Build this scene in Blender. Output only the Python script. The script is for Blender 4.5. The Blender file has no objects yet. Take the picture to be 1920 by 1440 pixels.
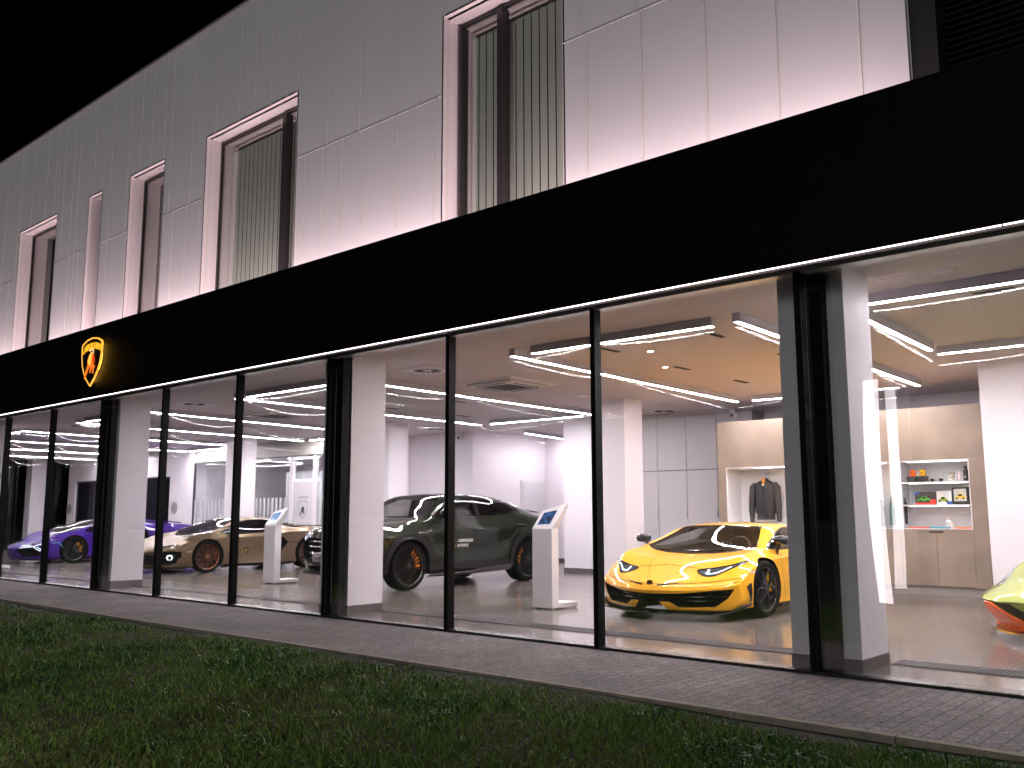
import bpy, bmesh, math, random
import numpy as np
from mathutils import Vector, Matrix
from mathutils.bvhtree import BVHTree
random.seed(7); rng = np.random.default_rng(7)
sc = bpy.context.scene
COL = sc.collection
R = math.radians

# ------------------------------------------------------------------ materials
MATS = {}
def mat(name, base=(.5,.5,.5), rough=.5, metal=0., coat=0., coat_rough=.03, emit=None, estr=0., spec=.5,
        noise=None, bump=None, rnoise=None):
    """noise=(scale, amount) mottles the colour, rnoise=(scale, amount) the roughness, bump=(scale, strength, distance)"""
    if name in MATS: return MATS[name]
    m = bpy.data.materials.new(name); m.use_nodes = True
    nt = m.node_tree; b = nt.nodes['Principled BSDF']
    b.inputs['Base Color'].default_value = (*base, 1)
    b.inputs['Roughness'].default_value = rough
    b.inputs['Metallic'].default_value = metal
    b.inputs['Specular IOR Level'].default_value = spec
    b.inputs['Coat Weight'].default_value = coat
    b.inputs['Coat Roughness'].default_value = coat_rough
    if emit:
        b.inputs['Emission Color'].default_value = (*emit, 1); b.inputs['Emission Strength'].default_value = estr
    tc = None
    def noise_node(scale, detail=4):
        nonlocal tc
        if tc is None: tc = nt.nodes.new('ShaderNodeTexCoord')
        n = nt.nodes.new('ShaderNodeTexNoise'); n.inputs['Scale'].default_value = scale; n.inputs['Detail'].default_value = detail
        nt.links.new(tc.outputs['Object'], n.inputs['Vector']); return n
    if noise:
        n = noise_node(noise[0]); r = nt.nodes.new('ShaderNodeMapRange')
        r.inputs['From Min'].default_value = .3; r.inputs['From Max'].default_value = .7
        r.inputs['To Min'].default_value = 1-noise[1]; r.inputs['To Max'].default_value = 1+noise[1]
        mx = nt.nodes.new('ShaderNodeVectorMath'); mx.operation = 'SCALE'; mx.inputs[0].default_value = base
        nt.links.new(n.outputs['Fac'], r.inputs['Value']); nt.links.new(r.outputs['Result'], mx.inputs['Scale'])
        nt.links.new(mx.outputs['Vector'], b.inputs['Base Color'])
    if rnoise:
        n = noise_node(rnoise[0]); r = nt.nodes.new('ShaderNodeMapRange')
        r.inputs['From Min'].default_value = .3; r.inputs['From Max'].default_value = .7
        r.inputs['To Min'].default_value = max(0, rough-rnoise[1]); r.inputs['To Max'].default_value = rough+rnoise[1]
        nt.links.new(n.outputs['Fac'], r.inputs['Value']); nt.links.new(r.outputs['Result'], b.inputs['Roughness'])
    if bump:
        n = noise_node(bump[0], 5); bp = nt.nodes.new('ShaderNodeBump')
        bp.inputs['Strength'].default_value = bump[1]; bp.inputs['Distance'].default_value = bump[2]
        nt.links.new(n.outputs['Fac'], bp.inputs['Height']); nt.links.new(bp.outputs['Normal'], b.inputs['Normal'])
    if emit and not any(k in name for k in ('led','lamp_diff')): m.cycles.emission_sampling='NONE'
    if name in ('halo_amber','totem_white','fascia_led','spot_lens'): m.cycles.emission_sampling='AUTO'
    MATS[name] = m
    return m

def glass_mat(name, tint=(.97,.98,.975), boost=1.0, add=0., rough=0.):
    if name in MATS: return MATS[name]
    m = bpy.data.materials.new(name); m.use_nodes = True; nt = m.node_tree; nt.nodes.clear()
    out = nt.nodes.new('ShaderNodeOutputMaterial'); mix = nt.nodes.new('ShaderNodeMixShader')
    tr = nt.nodes.new('ShaderNodeBsdfTransparent'); tr.inputs['Color'].default_value = (*tint, 1)
    gl = nt.nodes.new('ShaderNodeBsdfGlossy'); gl.inputs['Roughness'].default_value = rough
    lw = nt.nodes.new('ShaderNodeFresnel'); lw.inputs['IOR'].default_value = 1.5
    ma = nt.nodes.new('ShaderNodeMath'); ma.operation = 'MULTIPLY_ADD'; ma.use_clamp = True
    ma.inputs[1].default_value = boost; ma.inputs[2].default_value = add
    # front or back face alike: IOR node flips on back faces, so use a facing-independent incidence
    geo = nt.nodes.new('ShaderNodeNewGeometry')
    dot = nt.nodes.new('ShaderNodeVectorMath'); dot.operation = 'DOT_PRODUCT'
    nt.links.new(geo.outputs['Incoming'], dot.inputs[0]); nt.links.new(geo.outputs['Normal'], dot.inputs[1])
    ab = nt.nodes.new('ShaderNodeMath'); ab.operation = 'ABSOLUTE'; nt.links.new(dot.outputs['Value'], ab.inputs[0])
    om = nt.nodes.new('ShaderNodeMath'); om.operation = 'SUBTRACT'; om.inputs[0].default_value = 1; nt.links.new(ab.outputs[0], om.inputs[1])
    pw = nt.nodes.new('ShaderNodeMath'); pw.operation = 'POWER'; pw.inputs[1].default_value = 5; nt.links.new(om.outputs[0], pw.inputs[0])
    sch = nt.nodes.new('ShaderNodeMath'); sch.operation = 'MULTIPLY_ADD'; sch.inputs[1].default_value = .92; sch.inputs[2].default_value = .08
    nt.links.new(pw.outputs[0], sch.inputs[0])
    nt.links.new(sch.outputs[0], ma.inputs[0])
    nt.links.new(ma.outputs[0], mix.inputs['Fac']); nt.links.new(tr.outputs[0], mix.inputs[1]); nt.links.new(gl.outputs[0], mix.inputs[2])
    nt.links.new(mix.outputs[0], out.inputs['Surface'])
    nt.nodes.remove(lw)
    MATS[name] = m
    return m

# ------------------------------------------------------------------ mesh helpers
class MB:
    def __init__(s): s.v=[]; s.f=[]; s.mi=[]
    def add(s, verts, faces, mi=0):
        o=len(s.v); s.v += [tuple(map(float,p)) for p in verts]
        s.f += [tuple(o+i for i in f) for f in faces]; s.mi += [mi]*len(faces); return s
    def box(s, x0,x1,y0,y1,z0,z1, mi=0):
        V=[(x,y,z) for z in (z0,z1) for y in (y0,y1) for x in (x0,x1)]
        return s.add(V,[(0,2,3,1),(4,5,7,6),(0,1,5,4),(2,6,7,3),(0,4,6,2),(1,3,7,5)],mi)
    def prism(s, poly, axis, d0, d1, mi=0):
        """extrude 2-D polygon along axis: 'y' poly=(x,z), 'z' poly=(x,y), 'x' poly=(y,z)"""
        n=len(poly)
        def P(a,b,d): return {'y':(a,d,b),'z':(a,b,d),'x':(d,a,b)}[axis]
        V=[P(a,b,d0) for a,b in poly]+[P(a,b,d1) for a,b in poly]
        F=[tuple(range(n)),tuple(range(2*n-1,n-1,-1))]+[(i,(i+1)%n,n+(i+1)%n,n+i)[::-1] for i in range(n)]
        return s.add(V,F,mi)
    def tube(s, pts, r, n=8, mi=0, cap=True):
        pts=[Vector(p) for p in pts]; rr = r if isinstance(r,(list,tuple)) else [r]*len(pts)
        V=[];F=[]; up=None
        for i,p in enumerate(pts):
            t=(pts[min(i+1,len(pts)-1)]-pts[max(i-1,0)]).normalized()
            if up is None:
                up=Vector((0,0,1)) if abs(t.z)<.9 else Vector((1,0,0))
            a=t.cross(up).normalized(); b=a.cross(t).normalized(); up=b
            V += [p+(a*math.cos(2*math.pi*k/n)+b*math.sin(2*math.pi*k/n))*rr[i] for k in range(n)]
        for i in range(len(pts)-1):
            F += [(i*n+k,i*n+(k+1)%n,(i+1)*n+(k+1)%n,(i+1)*n+k) for k in range(n)]
        if cap: F += [tuple(range(n))[::-1], tuple((len(pts)-1)*n+k for k in range(n))]
        return s.add(V,F,mi)
    def lathe(s, prof, axis='z', c=(0,0,0), n=32, mi=0, closed=False):
        """prof=[(radius, height)]"""
        V=[];F=[]
        for r,h in prof:
            for k in range(n):
                a=2*math.pi*k/n; u,w=r*math.cos(a),r*math.sin(a)
                p={'z':(u,w,h),'x':(h,u,w),'y':(w,h,u)}[axis]
                V.append((p[0]+c[0],p[1]+c[1],p[2]+c[2]))
        m=len(prof)
        for i in range(m if closed else m-1):
            j=(i+1)%m
            F += [(i*n+k,i*n+(k+1)%n,j*n+(k+1)%n,j*n+k) for k in range(n)]
        return s.add(V,F,mi)
    def grid(s, P, mi=0, skip_none=True):
        """P[i][j] points (None allowed)"""
        idx={};V=[];F=[]
        for i,row in enumerate(P):
            for j,p in enumerate(row):
                if p is not None: idx[i,j]=len(V); V.append(p)
        for i in range(len(P)-1):
            for j in range(len(P[0])-1):
                q=[(i,j),(i+1,j),(i+1,j+1),(i,j+1)]
                if all(k in idx for k in q): F.append(tuple(idx[k] for k in q))
        return s.add(V,F,mi)
    def mesh(s, name, mats, smooth=None):
        me=bpy.data.meshes.new(name); me.from_pydata(s.v,[],s.f)
        for m in (mats if isinstance(mats,(list,tuple)) else [mats]): me.materials.append(m)
        if s.mi and max(s.mi)>0: me.polygons.foreach_set('material_index', s.mi)
        bm=bmesh.new(); bm.from_mesh(me); bmesh.ops.recalc_face_normals(bm,faces=bm.faces); bm.to_mesh(me); bm.free()
        if smooth: shade(me, smooth)
        me.update(); return me
    def build(s, name, mats, parent=None, smooth=None, loc=None):
        return link(name, s.mesh(name,mats,smooth), parent, loc)

def shade(me, deg=35):
    me.polygons.foreach_set('use_smooth',[True]*len(me.polygons))
    me.set_sharp_from_angle(angle=R(deg))
def link(name, me, parent=None, loc=None):
    o=bpy.data.objects.new(name, me); COL.objects.link(o)
    if parent is not None: o.parent=parent
    if loc is not None: o.location=loc
    return o
def tag(o, label=None, cat=None, group=None, kind=None):
    if label: o['label']=label
    if cat: o['category']=cat
    if group: o['group']=group
    if kind: o['kind']=kind
    return o
def thing(name, loc, label, cat, group=None, rz=0):
    o=bpy.data.objects.new(name,None); COL.objects.link(o); o.empty_display_size=.2
    o.location=loc; o.rotation_euler=(0,0,rz); return tag(o,label,cat,group)
def copy_tree(o, parent=None):
    c=o.copy(); COL.objects.link(c); c.parent=parent
    for ch in list(o.children): copy_tree(ch,c)
    return c
def bevel_mesh(me, w=.004, seg=2):
    bm=bmesh.new(); bm.from_mesh(me)
    es=[e for e in bm.edges if len(e.link_faces)==2 and e.calc_face_angle(0)>R(30)]
    bmesh.ops.bevel(bm,geom=es,offset=w,segments=seg,affect='EDGES',profile=.6)
    bm.to_mesh(me); bm.free(); return me
def text_mesh(body, size, extrude=0., bold=0., spacing=1.):
    cu=bpy.data.curves.new('txt','FONT'); cu.body=body; cu.size=size; cu.extrude=extrude; cu.offset=bold
    cu.align_x='CENTER'; cu.align_y='CENTER'; cu.space_character=spacing; cu.resolution_u=3
    o=bpy.data.objects.new('txt',cu); COL.objects.link(o)
    dg=bpy.context.evaluated_depsgraph_get(); dg.update()
    me=bpy.data.meshes.new_from_object(o.evaluated_get(dg))
    bpy.data.objects.remove(o); bpy.data.curves.remove(cu)
    return me
def text_at(name, body, size, origin, right, up, m, parent=None, width=None, extrude=.002, bold=0.):
    me=text_mesh(body,size,extrude,bold)
    r=Vector(right).normalized(); u=Vector(up).normalized(); n=r.cross(u)
    if width:
        xs=[v.co.x for v in me.vertices]; k=width/(max(xs)-min(xs))
        for v in me.vertices: v.co.x*=k
    M=Matrix((r,u,n)).transposed()
    for v in me.vertices: v.co=M@v.co+Vector(origin)
    me.materials.clear(); me.materials.append(m)
    return link(name,me,parent)

# ------------------------------------------------------------------ camera
cam=bpy.data.cameras.new('camera'); co=bpy.data.objects.new('camera',cam); COL.objects.link(co)
yaw,pitch,roll=R(41.639),R(8.0526),-0.00206
fw=Vector((-math.sin(yaw)*math.cos(pitch),math.cos(yaw)*math.cos(pitch),math.sin(pitch)))
r0=Vector((math.cos(yaw),math.sin(yaw),0)); u0=r0.cross(fw)
rr=r0*math.cos(roll)+u0*math.sin(roll); uu=-r0*math.sin(roll)+u0*math.cos(roll)
co.matrix_world=Matrix(((rr.x,uu.x,-fw.x,0),(rr.y,uu.y,-fw.y,-7.223),(rr.z,uu.z,-fw.z,1.24),(0,0,0,1)))
cam.sensor_width=36; cam.lens=1730.4/1920*36; cam.clip_end=500; cam.clip_start=.05
sc.camera=co

# ------------------------------------------------------------------ world and light
w=bpy.data.worlds.new('World'); sc.world=w; w.use_nodes=True
nt=w.node_tree; bg=nt.nodes['Background']
sky=nt.nodes.new('ShaderNodeTexSky'); sky.sky_type='NISHITA'; sky.sun_disc=False
sky.sun_elevation=R(-9.5); sky.sun_rotation=R(200)
nt.links.new(sky.outputs[0],bg.inputs['Color']); bg.inputs['Strength'].default_value=.05
sun=bpy.data.lights.new('street_fill','SUN'); sun.energy=.44; sun.angle=R(12); sun.color=(.95,.97,1.)  # added fill sun, stands in for street lighting on facade and lawn
so=bpy.data.objects.new('street_fill',sun); COL.objects.link(so)
so.rotation_euler=Vector((-.30,.90,-.17)).to_track_quat('-Z','Y').to_euler()

sc.view_settings.view_transform='Standard'; sc.view_settings.look='None'; sc.view_settings.exposure=.28; sc.view_settings.gamma=1
sc.render.engine='CYCLES'; cy=sc.cycles
cy.max_bounces=9; cy.diffuse_bounces=4; cy.glossy_bounces=6; cy.transparent_max_bounces=24; cy.transmission_bounces=6
cy.caustics_reflective=False; cy.caustics_refractive=False; cy.sample_clamp_indirect=0; cy.use_denoising=True
cy.use_adaptive_sampling=False; cy.use_light_tree=True; cy.blur_glossy=0.

# ------------------------------------------------------------------ shared materials
LED=(1.,.93,.97)
M_led=mat('led_diffuser',(.9,.9,.9),.4,emit=LED,estr=145.)
M_led_fascia=mat('fascia_led',(.9,.9,.9),.4,emit=(1,.86,.86),estr=7.)
M_niche_led=mat('niche_led',(.9,.9,.9),.4,emit=(.97,.98,1.),estr=9.)
M_white=mat('white_paint',(.78,.74,.79),.55,noise=(1.2,.02),bump=(60,.04,.002))
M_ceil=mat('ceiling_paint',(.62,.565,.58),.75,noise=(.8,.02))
M_grayface=mat('grey_paint',(.74,.70,.74),.5,noise=(1.,.03))
M_black=mat('black_metal',(.012,.011,.012),.32,noise=(3,.15),rnoise=(7,.08))
M_dark=mat('dark_void',(.006,.006,.007),.7)
M_fascia=mat('fascia_panel',(.003,.003,.0035),.55,spec=.08,rnoise=(2,.05))
M_clad=mat('cladding_panel',(.70,.69,.70),.42,metal=.0,noise=(.7,.03),rnoise=(3,.06))
M_joint=mat('panel_joint',(.78,.74,.70),.4)
M_steel=mat('brushed_steel',(.55,.55,.56),.3,metal=1.)
M_skirt=mat('skirting',(.10,.09,.09),.4)
M_gasket=mat('gasket',(.55,.57,.57),.35,metal=.5)
M_glass=glass_mat('pane_glass',(.985,.99,.985),1.5,.01)
M_upglass=glass_mat('coated_glass',(.92,.95,.93),1.3,.20)
M_plain_glass=glass_mat('office_glass',(.90,.94,.95),1.3,.02)

# ================================================================== SETTING
# floor with big polished tiles
def tile_floor():
    m=bpy.data.materials.new('polished_tile'); m.use_nodes=True; nt=m.node_tree; b=nt.nodes['Principled BSDF']
    tc=nt.nodes.new('ShaderNodeTexCoord'); mp=nt.nodes.new('ShaderNodeMapping'); nt.links.new(tc.outputs['Object'],mp.inputs['Vector'])
    br=nt.nodes.new('ShaderNodeTexBrick'); br.offset=0.; br.inputs['Scale'].default_value=1.; br.inputs['Brick Width'].default_value=1.2; br.inputs['Row Height'].default_value=1.2
    br.inputs['Mortar Size'].default_value=.003; br.inputs['Color1'].default_value=(.172,.143,.130,1); br.inputs['Color2'].default_value=(.140,.119,.110,1); br.inputs['Mortar'].default_value=(.26,.23,.21,1)
    nt.links.new(mp.outputs[0],br.inputs['Vector'])
    n=nt.nodes.new('ShaderNodeTexNoise'); n.inputs['Scale'].default_value=1.6; n.inputs['Detail'].default_value=8; n.inputs['Roughness'].default_value=.65
    st=nt.nodes.new('ShaderNodeMapping'); st.inputs['Scale'].default_value=(1,.35,1); nt.links.new(tc.outputs['Object'],st.inputs['Vector']); nt.links.new(st.outputs[0],n.inputs['Vector'])
    r=nt.nodes.new('ShaderNodeMapRange'); r.inputs['From Min'].default_value=.25; r.inputs['From Max'].default_value=.75; r.inputs['To Min'].default_value=.6; r.inputs['To Max'].default_value=1.4
    nt.links.new(n.outputs['Fac'],r.inputs['Value'])
    vm=nt.nodes.new('ShaderNodeVectorMath'); vm.operation='SCALE'; nt.links.new(br.outputs['Color'],vm.inputs[0]); nt.links.new(r.outputs[0],vm.inputs['Scale'])
    nt.links.new(vm.outputs[0],b.inputs['Base Color'])
    rr=nt.nodes.new('ShaderNodeMapRange'); rr.inputs['To Min'].default_value=.10; rr.inputs['To Max'].default_value=.22; nt.links.new(n.outputs['Fac'],rr.inputs['Value'])
    nt.links.new(rr.outputs[0],b.inputs['Roughness'])
    return m
XL,XR=-38.,4.
fl=MB().box(XL,XR,.06,13,-.2,0.).build('floor',tile_floor()); tag(fl,'polished brown grey tiled showroom floor under the cars','floor',kind='structure')
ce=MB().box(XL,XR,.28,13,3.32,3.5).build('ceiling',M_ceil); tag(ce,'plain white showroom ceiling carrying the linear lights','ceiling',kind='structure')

# pavement: concrete block pavers
def paver():
    m=bpy.data.materials.new('concrete_paver'); m.use_nodes=True; nt=m.node_tree; b=nt.nodes['Principled BSDF']
    tc=nt.nodes.new('ShaderNodeTexCoord'); mp=nt.nodes.new('ShaderNodeMapping'); mp.inputs['Rotation'].default_value=(0,0,R(90)); nt.links.new(tc.outputs['Object'],mp.inputs['Vector'])
    br=nt.nodes.new('ShaderNodeTexBrick'); br.offset=.5; br.inputs['Scale'].default_value=1; br.inputs['Brick Width'].default_value=.2; br.inputs['Row Height'].default_value=.1
    br.inputs['Mortar Size'].default_value=.004; br.inputs['Mortar Smooth'].default_value=.3
    br.inputs['Color1'].default_value=(.215,.182,.18,1); br.inputs['Color2'].default_value=(.172,.145,.146,1); br.inputs['Mortar'].default_value=(.05,.042,.042,1)
    nt.links.new(mp.outputs[0],br.inputs['Vector'])
    n=nt.nodes.new('ShaderNodeTexNoise'); n.inputs['Scale'].default_value=48; n.inputs['Detail'].default_value=6; n.inputs['Roughness'].default_value=.75; nt.links.new(tc.outputs['Object'],n.inputs['Vector'])
    n2=nt.nodes.new('ShaderNodeTexNoise'); n2.inputs['Scale'].default_value=1.3; n2.inputs['Detail'].default_value=5; nt.links.new(tc.outputs['Object'],n2.inputs['Vector'])
    r=nt.nodes.new('ShaderNodeMapRange'); r.inputs['From Min'].default_value=.3; r.inputs['From Max'].default_value=.7; r.inputs['To Min'].default_value=.15; r.inputs['To Max'].default_value=1.95; nt.links.new(n.outputs['Fac'],r.inputs['Value'])
    r2=nt.nodes.new('ShaderNodeMapRange'); r2.inputs['From Min'].default_value=.3; r2.inputs['From Max'].default_value=.7; r2.inputs['To Min'].default_value=.75; r2.inputs['To Max'].default_value=1.2; nt.links.new(n2.outputs['Fac'],r2.inputs['Value'])
    mu=nt.nodes.new('ShaderNodeMath'); mu.operation='MULTIPLY'; nt.links.new(r.outputs[0],mu.inputs[0]); nt.links.new(r2.outputs[0],mu.inputs[1])
    vm=nt.nodes.new('ShaderNodeVectorMath'); vm.operation='SCALE'; nt.links.new(br.outputs['Color'],vm.inputs[0]); nt.links.new(mu.outputs[0],vm.inputs['Scale'])
    nt.links.new(vm.outputs[0],b.inputs['Base Color']); b.inputs['Roughness'].default_value=.85
    ad=nt.nodes.new('ShaderNodeMath'); ad.operation='MULTIPLY_ADD'; ad.inputs[1].default_value=-1.2; nt.links.new(br.outputs['Fac'],ad.inputs[0]); nt.links.new(n.outputs['Fac'],ad.inputs[2])
    bp=nt.nodes.new('ShaderNodeBump'); bp.inputs['Strength'].default_value=.7; bp.inputs['Distance'].default_value=.006; nt.links.new(ad.outputs[0],bp.inputs['Height']); nt.links.new(bp.outputs[0],b.inputs['Normal'])
    return m
pv=MB().box(XL-20,14,-1.66,.0,-.25,-.012).build('pavement',paver()); tag(pv,'dark grey block paving strip along the glass front','pavement',kind='structure')
kb=MB()
x=XL-20
while x<14:
    kb.box(x+.004,x+.996,-1.73,-1.664,-.25,-.004); x+=1.
M_kerb=mat('kerb_concrete',(.25,.21,.165),.85,noise=(9,.25),bump=(80,.4,.003))
tag(kb.build('kerb',M_kerb),'thin pale concrete edging between paving and lawn','kerb',kind='structure')

# lawn soil, gently uneven, reaching far out
def soil():
    m=bpy.data.materials.new('lawn_soil'); m.use_nodes=True; nt=m.node_tree; b=nt.nodes['Principled BSDF']
    tc=nt.nodes.new('ShaderNodeTexCoord'); n=nt.nodes.new('ShaderNodeTexNoise'); n.inputs['Scale'].default_value=2.; n.inputs['Detail'].default_value=9; n.inputs['Roughness'].default_value=.7
    nt.links.new(tc.outputs['Object'],n.inputs['Vector'])
    cr=nt.nodes.new('ShaderNodeValToRGB'); cr.color_ramp.elements[0].position=.35; cr.color_ramp.elements[0].color=(.008,.014,.004,1); cr.color_ramp.elements[1].position=.68; cr.color_ramp.elements[1].color=(.03,.024,.010,1)
    nt.links.new(n.outputs['Fac'],cr.inputs[0]); nt.links.new(cr.outputs[0],b.inputs['Base Color']); b.inputs['Roughness'].default_value=.95
    return m
gx=np.concatenate([[-120,-80,-60],np.linspace(-45,14,60),[30,60,100]]); gy=np.concatenate([[-150,-90,-50,-30,-20,-14],np.linspace(-10,-1.735,24)])
P=[[(x,y,-.03+.012*math.sin(x*1.7+y*2.1)+.01*math.sin(x*.6-y*3.3)) for y in gy] for x in gx]
tag(MB().grid(P).build('ground',soil(),smooth=60),'dark earth of the lawn in front of the showroom','ground',kind='structure')

# grass blades: many small real blades in one sheet of "stuff"
def grass():
    cx,cyv=0.,-7.223
    N=210000
    # sample in camera polar space so that near grass is not sparser on screen
    ang=np.radians(rng.uniform(10,73,N*3)); d=1.9*np.exp(rng.uniform(0,1,N*3)**1.0*math.log(26/1.9))
    x=cx-np.sin(ang)*d; y=cyv+np.cos(ang)*d
    k=(y<-1.745+.03*np.sin(x*7)+.05*rng.random(N*3)**3)&(x>-40)&(y>-7.4)
    x,y,d=x[k][:N],y[k][:N],d[k][:N]; n=len(x)
    f=lambda a,b,c:np.sin(x*a+1.3*np.sin(y*b+c))*np.cos(y*a*1.1+1.7*np.sin(x*b*.8+c))
    patch=.5*f(1.3,2.1,.3)+.3*f(3.1,4.3,1.7)+.3*f(7.3,6.1,2.9)
    clov=(patch>.28)&(rng.random(n)<.75)
    h=rng.uniform(.02,.065,n)*(1+.5*patch)*np.where(clov,.8,1.)*np.where(rng.random(n)<.04,1.9,1.)
    h=h*np.clip(.16+(-1.75-y)/.45,.16,1.)
    wd=np.where(clov,rng.uniform(.0035,.0075,n),rng.uniform(.0018,.0036,n))*(1+d*.05)
    az=rng.uniform(0,2*np.pi,n); lean=rng.uniform(.1,1.1,n); la=rng.uniform(0,2*np.pi,n)
    bx,by=np.cos(az)*wd,np.sin(az)*wd
    lx,ly=np.cos(la)*h*lean,np.sin(la)*h*lean
    z0=-.03+.012*np.sin(x*1.7+y*2.1)+.01*np.sin(x*.6-y*3.3)-.005
    V=np.empty((n,5,3),np.float32)
    t1=np.where(clov,.75,.5)
    V[:,0]=np.stack([x-bx*.6,y-by*.6,z0],1); V[:,1]=np.stack([x+bx*.6,y+by*.6,z0],1)
    V[:,2]=np.stack([x-bx+lx*.35,y-by+ly*.35,z0+h*t1],1); V[:,3]=np.stack([x+bx+lx*.35,y+by+ly*.35,z0+h*t1],1)
    V[:,4]=np.stack([x+lx,y+ly,z0+h*(1-.25*lean)],1)
    me=bpy.data.meshes.new('grass'); me.vertices.add(n*5); me.vertices.foreach_set('co',V.ravel())
    base=(np.arange(n)*5)[:,None]
    q=base+np.array([[0,1,3,2]]); t=base+np.array([[2,3,4]])
    loops=np.concatenate([q,t],1).astype(np.int32).ravel()
    me.loops.add(len(loops)); me.loops.foreach_set('vertex_index',loops)
    st=np.empty((n,2),np.int32); st[:,0]=np.arange(n)*7; st[:,1]=np.arange(n)*7+4
    me.polygons.add(2*n); me.polygons.foreach_set('loop_start',st.ravel())
    mi=np.where(clov,1,np.where(rng.random(n)<np.clip(.10-.35*patch,0.02,.4),2,0)).astype(np.int32)
    me.polygons.foreach_set('material_index',np.repeat(mi,2)); me.update(calc_edges=True); me.validate()
    for nm,c1,c2 in (('grass_green',(.050,.115,.012),(.19,.30,.045)),('clover_green',(.025,.08,.012),(.10,.21,.045)),('grass_dry',(.10,.09,.025),(.22,.18,.06))):
        m=bpy.data.materials.new(nm); m.use_nodes=True; nt=m.node_tree; b=nt.nodes['Principled BSDF']
        g=nt.nodes.new('ShaderNodeNewGeometry'); mx=nt.nodes.new('ShaderNodeMix'); mx.data_type='RGBA'
        mx.inputs['A'].default_value=(*c1,1); mx.inputs['B'].default_value=(*c2,1)
        nt.links.new(g.outputs['Random Per Island'],mx.inputs['Factor']); nt.links.new(mx.outputs['Result'],b.inputs['Base Color'])
        b.inputs['Roughness'].default_value=.55; b.inputs['Specular IOR Level'].default_value=.3
        me.materials.append(m)
    return tag(link('grass',me),'short patchy lawn of grass and clover in front of the paving','grass',kind='stuff')
grass()

# ================================================================== BUILDING
B=thing('showroom_building',(0,0,0),'two storey car showroom with white panel upper floor above black fascia and glass front','building')
M_mull=mat('mullion_black',(.004,.004,.004),.55,spec=.12,rnoise=(7,.06))
MULL=[-35.02,-32.89,-30.76,-28.63,-26.5,-24.42,-22.37,-20.27,-18.07,-15.97,-13.82,-11.68,-9.55,-7.37,-5.34,-3.22,-1.1,1.02,3.14]
COLX=[-2.92,-9.5,-16.2,-22.8,-29.4]
for xm in MULL:
    b=MB().box(xm-.028,xm+.028,-.03,.075,-.01,3.25)
    b.box(xm-.010,xm+.010,-.042,-.0301,-.01,3.25).build('mullion',M_mull,B)
# dark steel posts between glass and columns
for i,xm in enumerate([-3.22,-9.55,-15.97,-22.37,-28.63]):
    MB().box(xm+.029,xm+.16,.078,.19,0.,3.3).build('steel_post',M_mull,B)
# bottom and top rails
MB().box(XL,XR,-.035,.06,-.06,.012).build('sill_rail',M_black,B)
MB().box(XL,XR,-.03,.10,3.238,3.285).build('head_rail',M_gasket,B)
MB().box(XL,XR,-.35,.28,3.30,3.36).build('soffit',M_black,B)
# glass panes: bowed insulated units (two leaves each)
def pane(x0,x1):
    b=MB(); n=28; zc,hh=1.63,1.61; xc,a=(x0+x1)/2,(x1-x0)/2
    bow=-(.012 if xc>-7 else .016)*random.uniform(.85,1.15); roll=.027*random.uniform(.85,1.2); ph=random.uniform(0,6); tilt=random.uniform(-.0008,.0008)
    for yb,sg in ((.03,-1),(.052,1)):
        P=[]
        for i in range(n+1):
            row=[]
            for j in range(n+1):
                u=-1+2*i/n; v=-1+2*j/n
                y=yb+sg*(bow*(1-u*u)*(1-v*v) if xc>-9.6 else roll*(.3+.7*(1-u*u))*(v-.55)*math.exp(-((v-.55)/.6)**2))+sg*.00022*math.sin(u*5+ph)*math.sin(v*4+ph)+tilt*v*hh*(sg>0)
                row.append((xc+u*a,y,zc+v*hh))
            P.append(row)
        b.grid(P)
    o=b.build('glass_pane',M_glass,B,smooth=80); return o
for a,c in zip(MULL[:-1],MULL[1:]): pane(a+.03,c-.03)
# LED line and fascia
fx=XL
while fx<XR:
    MB().box(fx+.0007,min(fx+3.04,XR)-.0007,-.40,-.35,3.214,4.435).build('fascia',M_fascia,B); fx+=3.04
MB().box(XL,XR,-.35,0.1,3.70,3.74).box(XL,XR,-.352,-.349,3.3,4.42).build('fascia_ledge',M_fascia,B)
x=-38.
lt=MB(); hs=MB()
while x<XR:
    lt.box(x+.004,x+2.42,-.402,-.395,3.2015,3.208); x+=2.43
lt.build('light_strip',M_led_fascia,B)
MB().box(XL,XR,-.41,-.36,3.2085,3.2135).box(XL,XR,-.385,-.36,3.185,3.208).build('light_channel',mat('channel_metal',(.05,.045,.045),.5),B)

# upper storey cladding
OPEN=[(-7.5,-5.7),(-12.88,-10.47),(-15.43,-14.24),(-17.07,-16.54),(-20.36,-18.52),(-24.6,-22.9),(-30.2,-27.8)]
ZT,ZJ,ZR,ZB=7.17,6.18,9.06,3.745
upper=[-21.7,-21.23,-20.49,-19.84,-19.12,-18.7,-18.27,-17.85,-17.59,-16.93,-16.22,-15.56,-15.12,-14.72,-14.29,-14.03,-13.35,-12.64,-11.98,-11.56,-11.14,-10.73,-10.47,-9.75,-9.07,-8.39,-7.96,-7.5,-6.95,-6.4,-5.7,-5.46,-4.78,-4.1,-3.4,-2.7,-2.21]
x=-21.7
while x>XL: x-=random.choice([.42,.55,.68,.72]); upper.insert(0,x)
lower=[-21.2,-20.8,-20.36,-18.52,-17.83,-17.62,-17.42,-17.07,-16.54,-16.24,-15.49,-15.43,-14.24,-13.86,-13.43,-13.02,-12.88,-10.47,-10.24,-9.84,-9.42,-9.01,-8.32,-7.66,-7.5,-5.7,-5.39,-4.72,-4.01,-3.31,-2.59,-2.21]
x=-21.2
while x>XL:
    x-=random.choice([.42,.55,.68])
    lower.insert(0,x)
for o in OPEN[5:]: lower += list(o)
lower=sorted(lower)
cl=MB(); jt=MB(); g=.006
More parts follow.
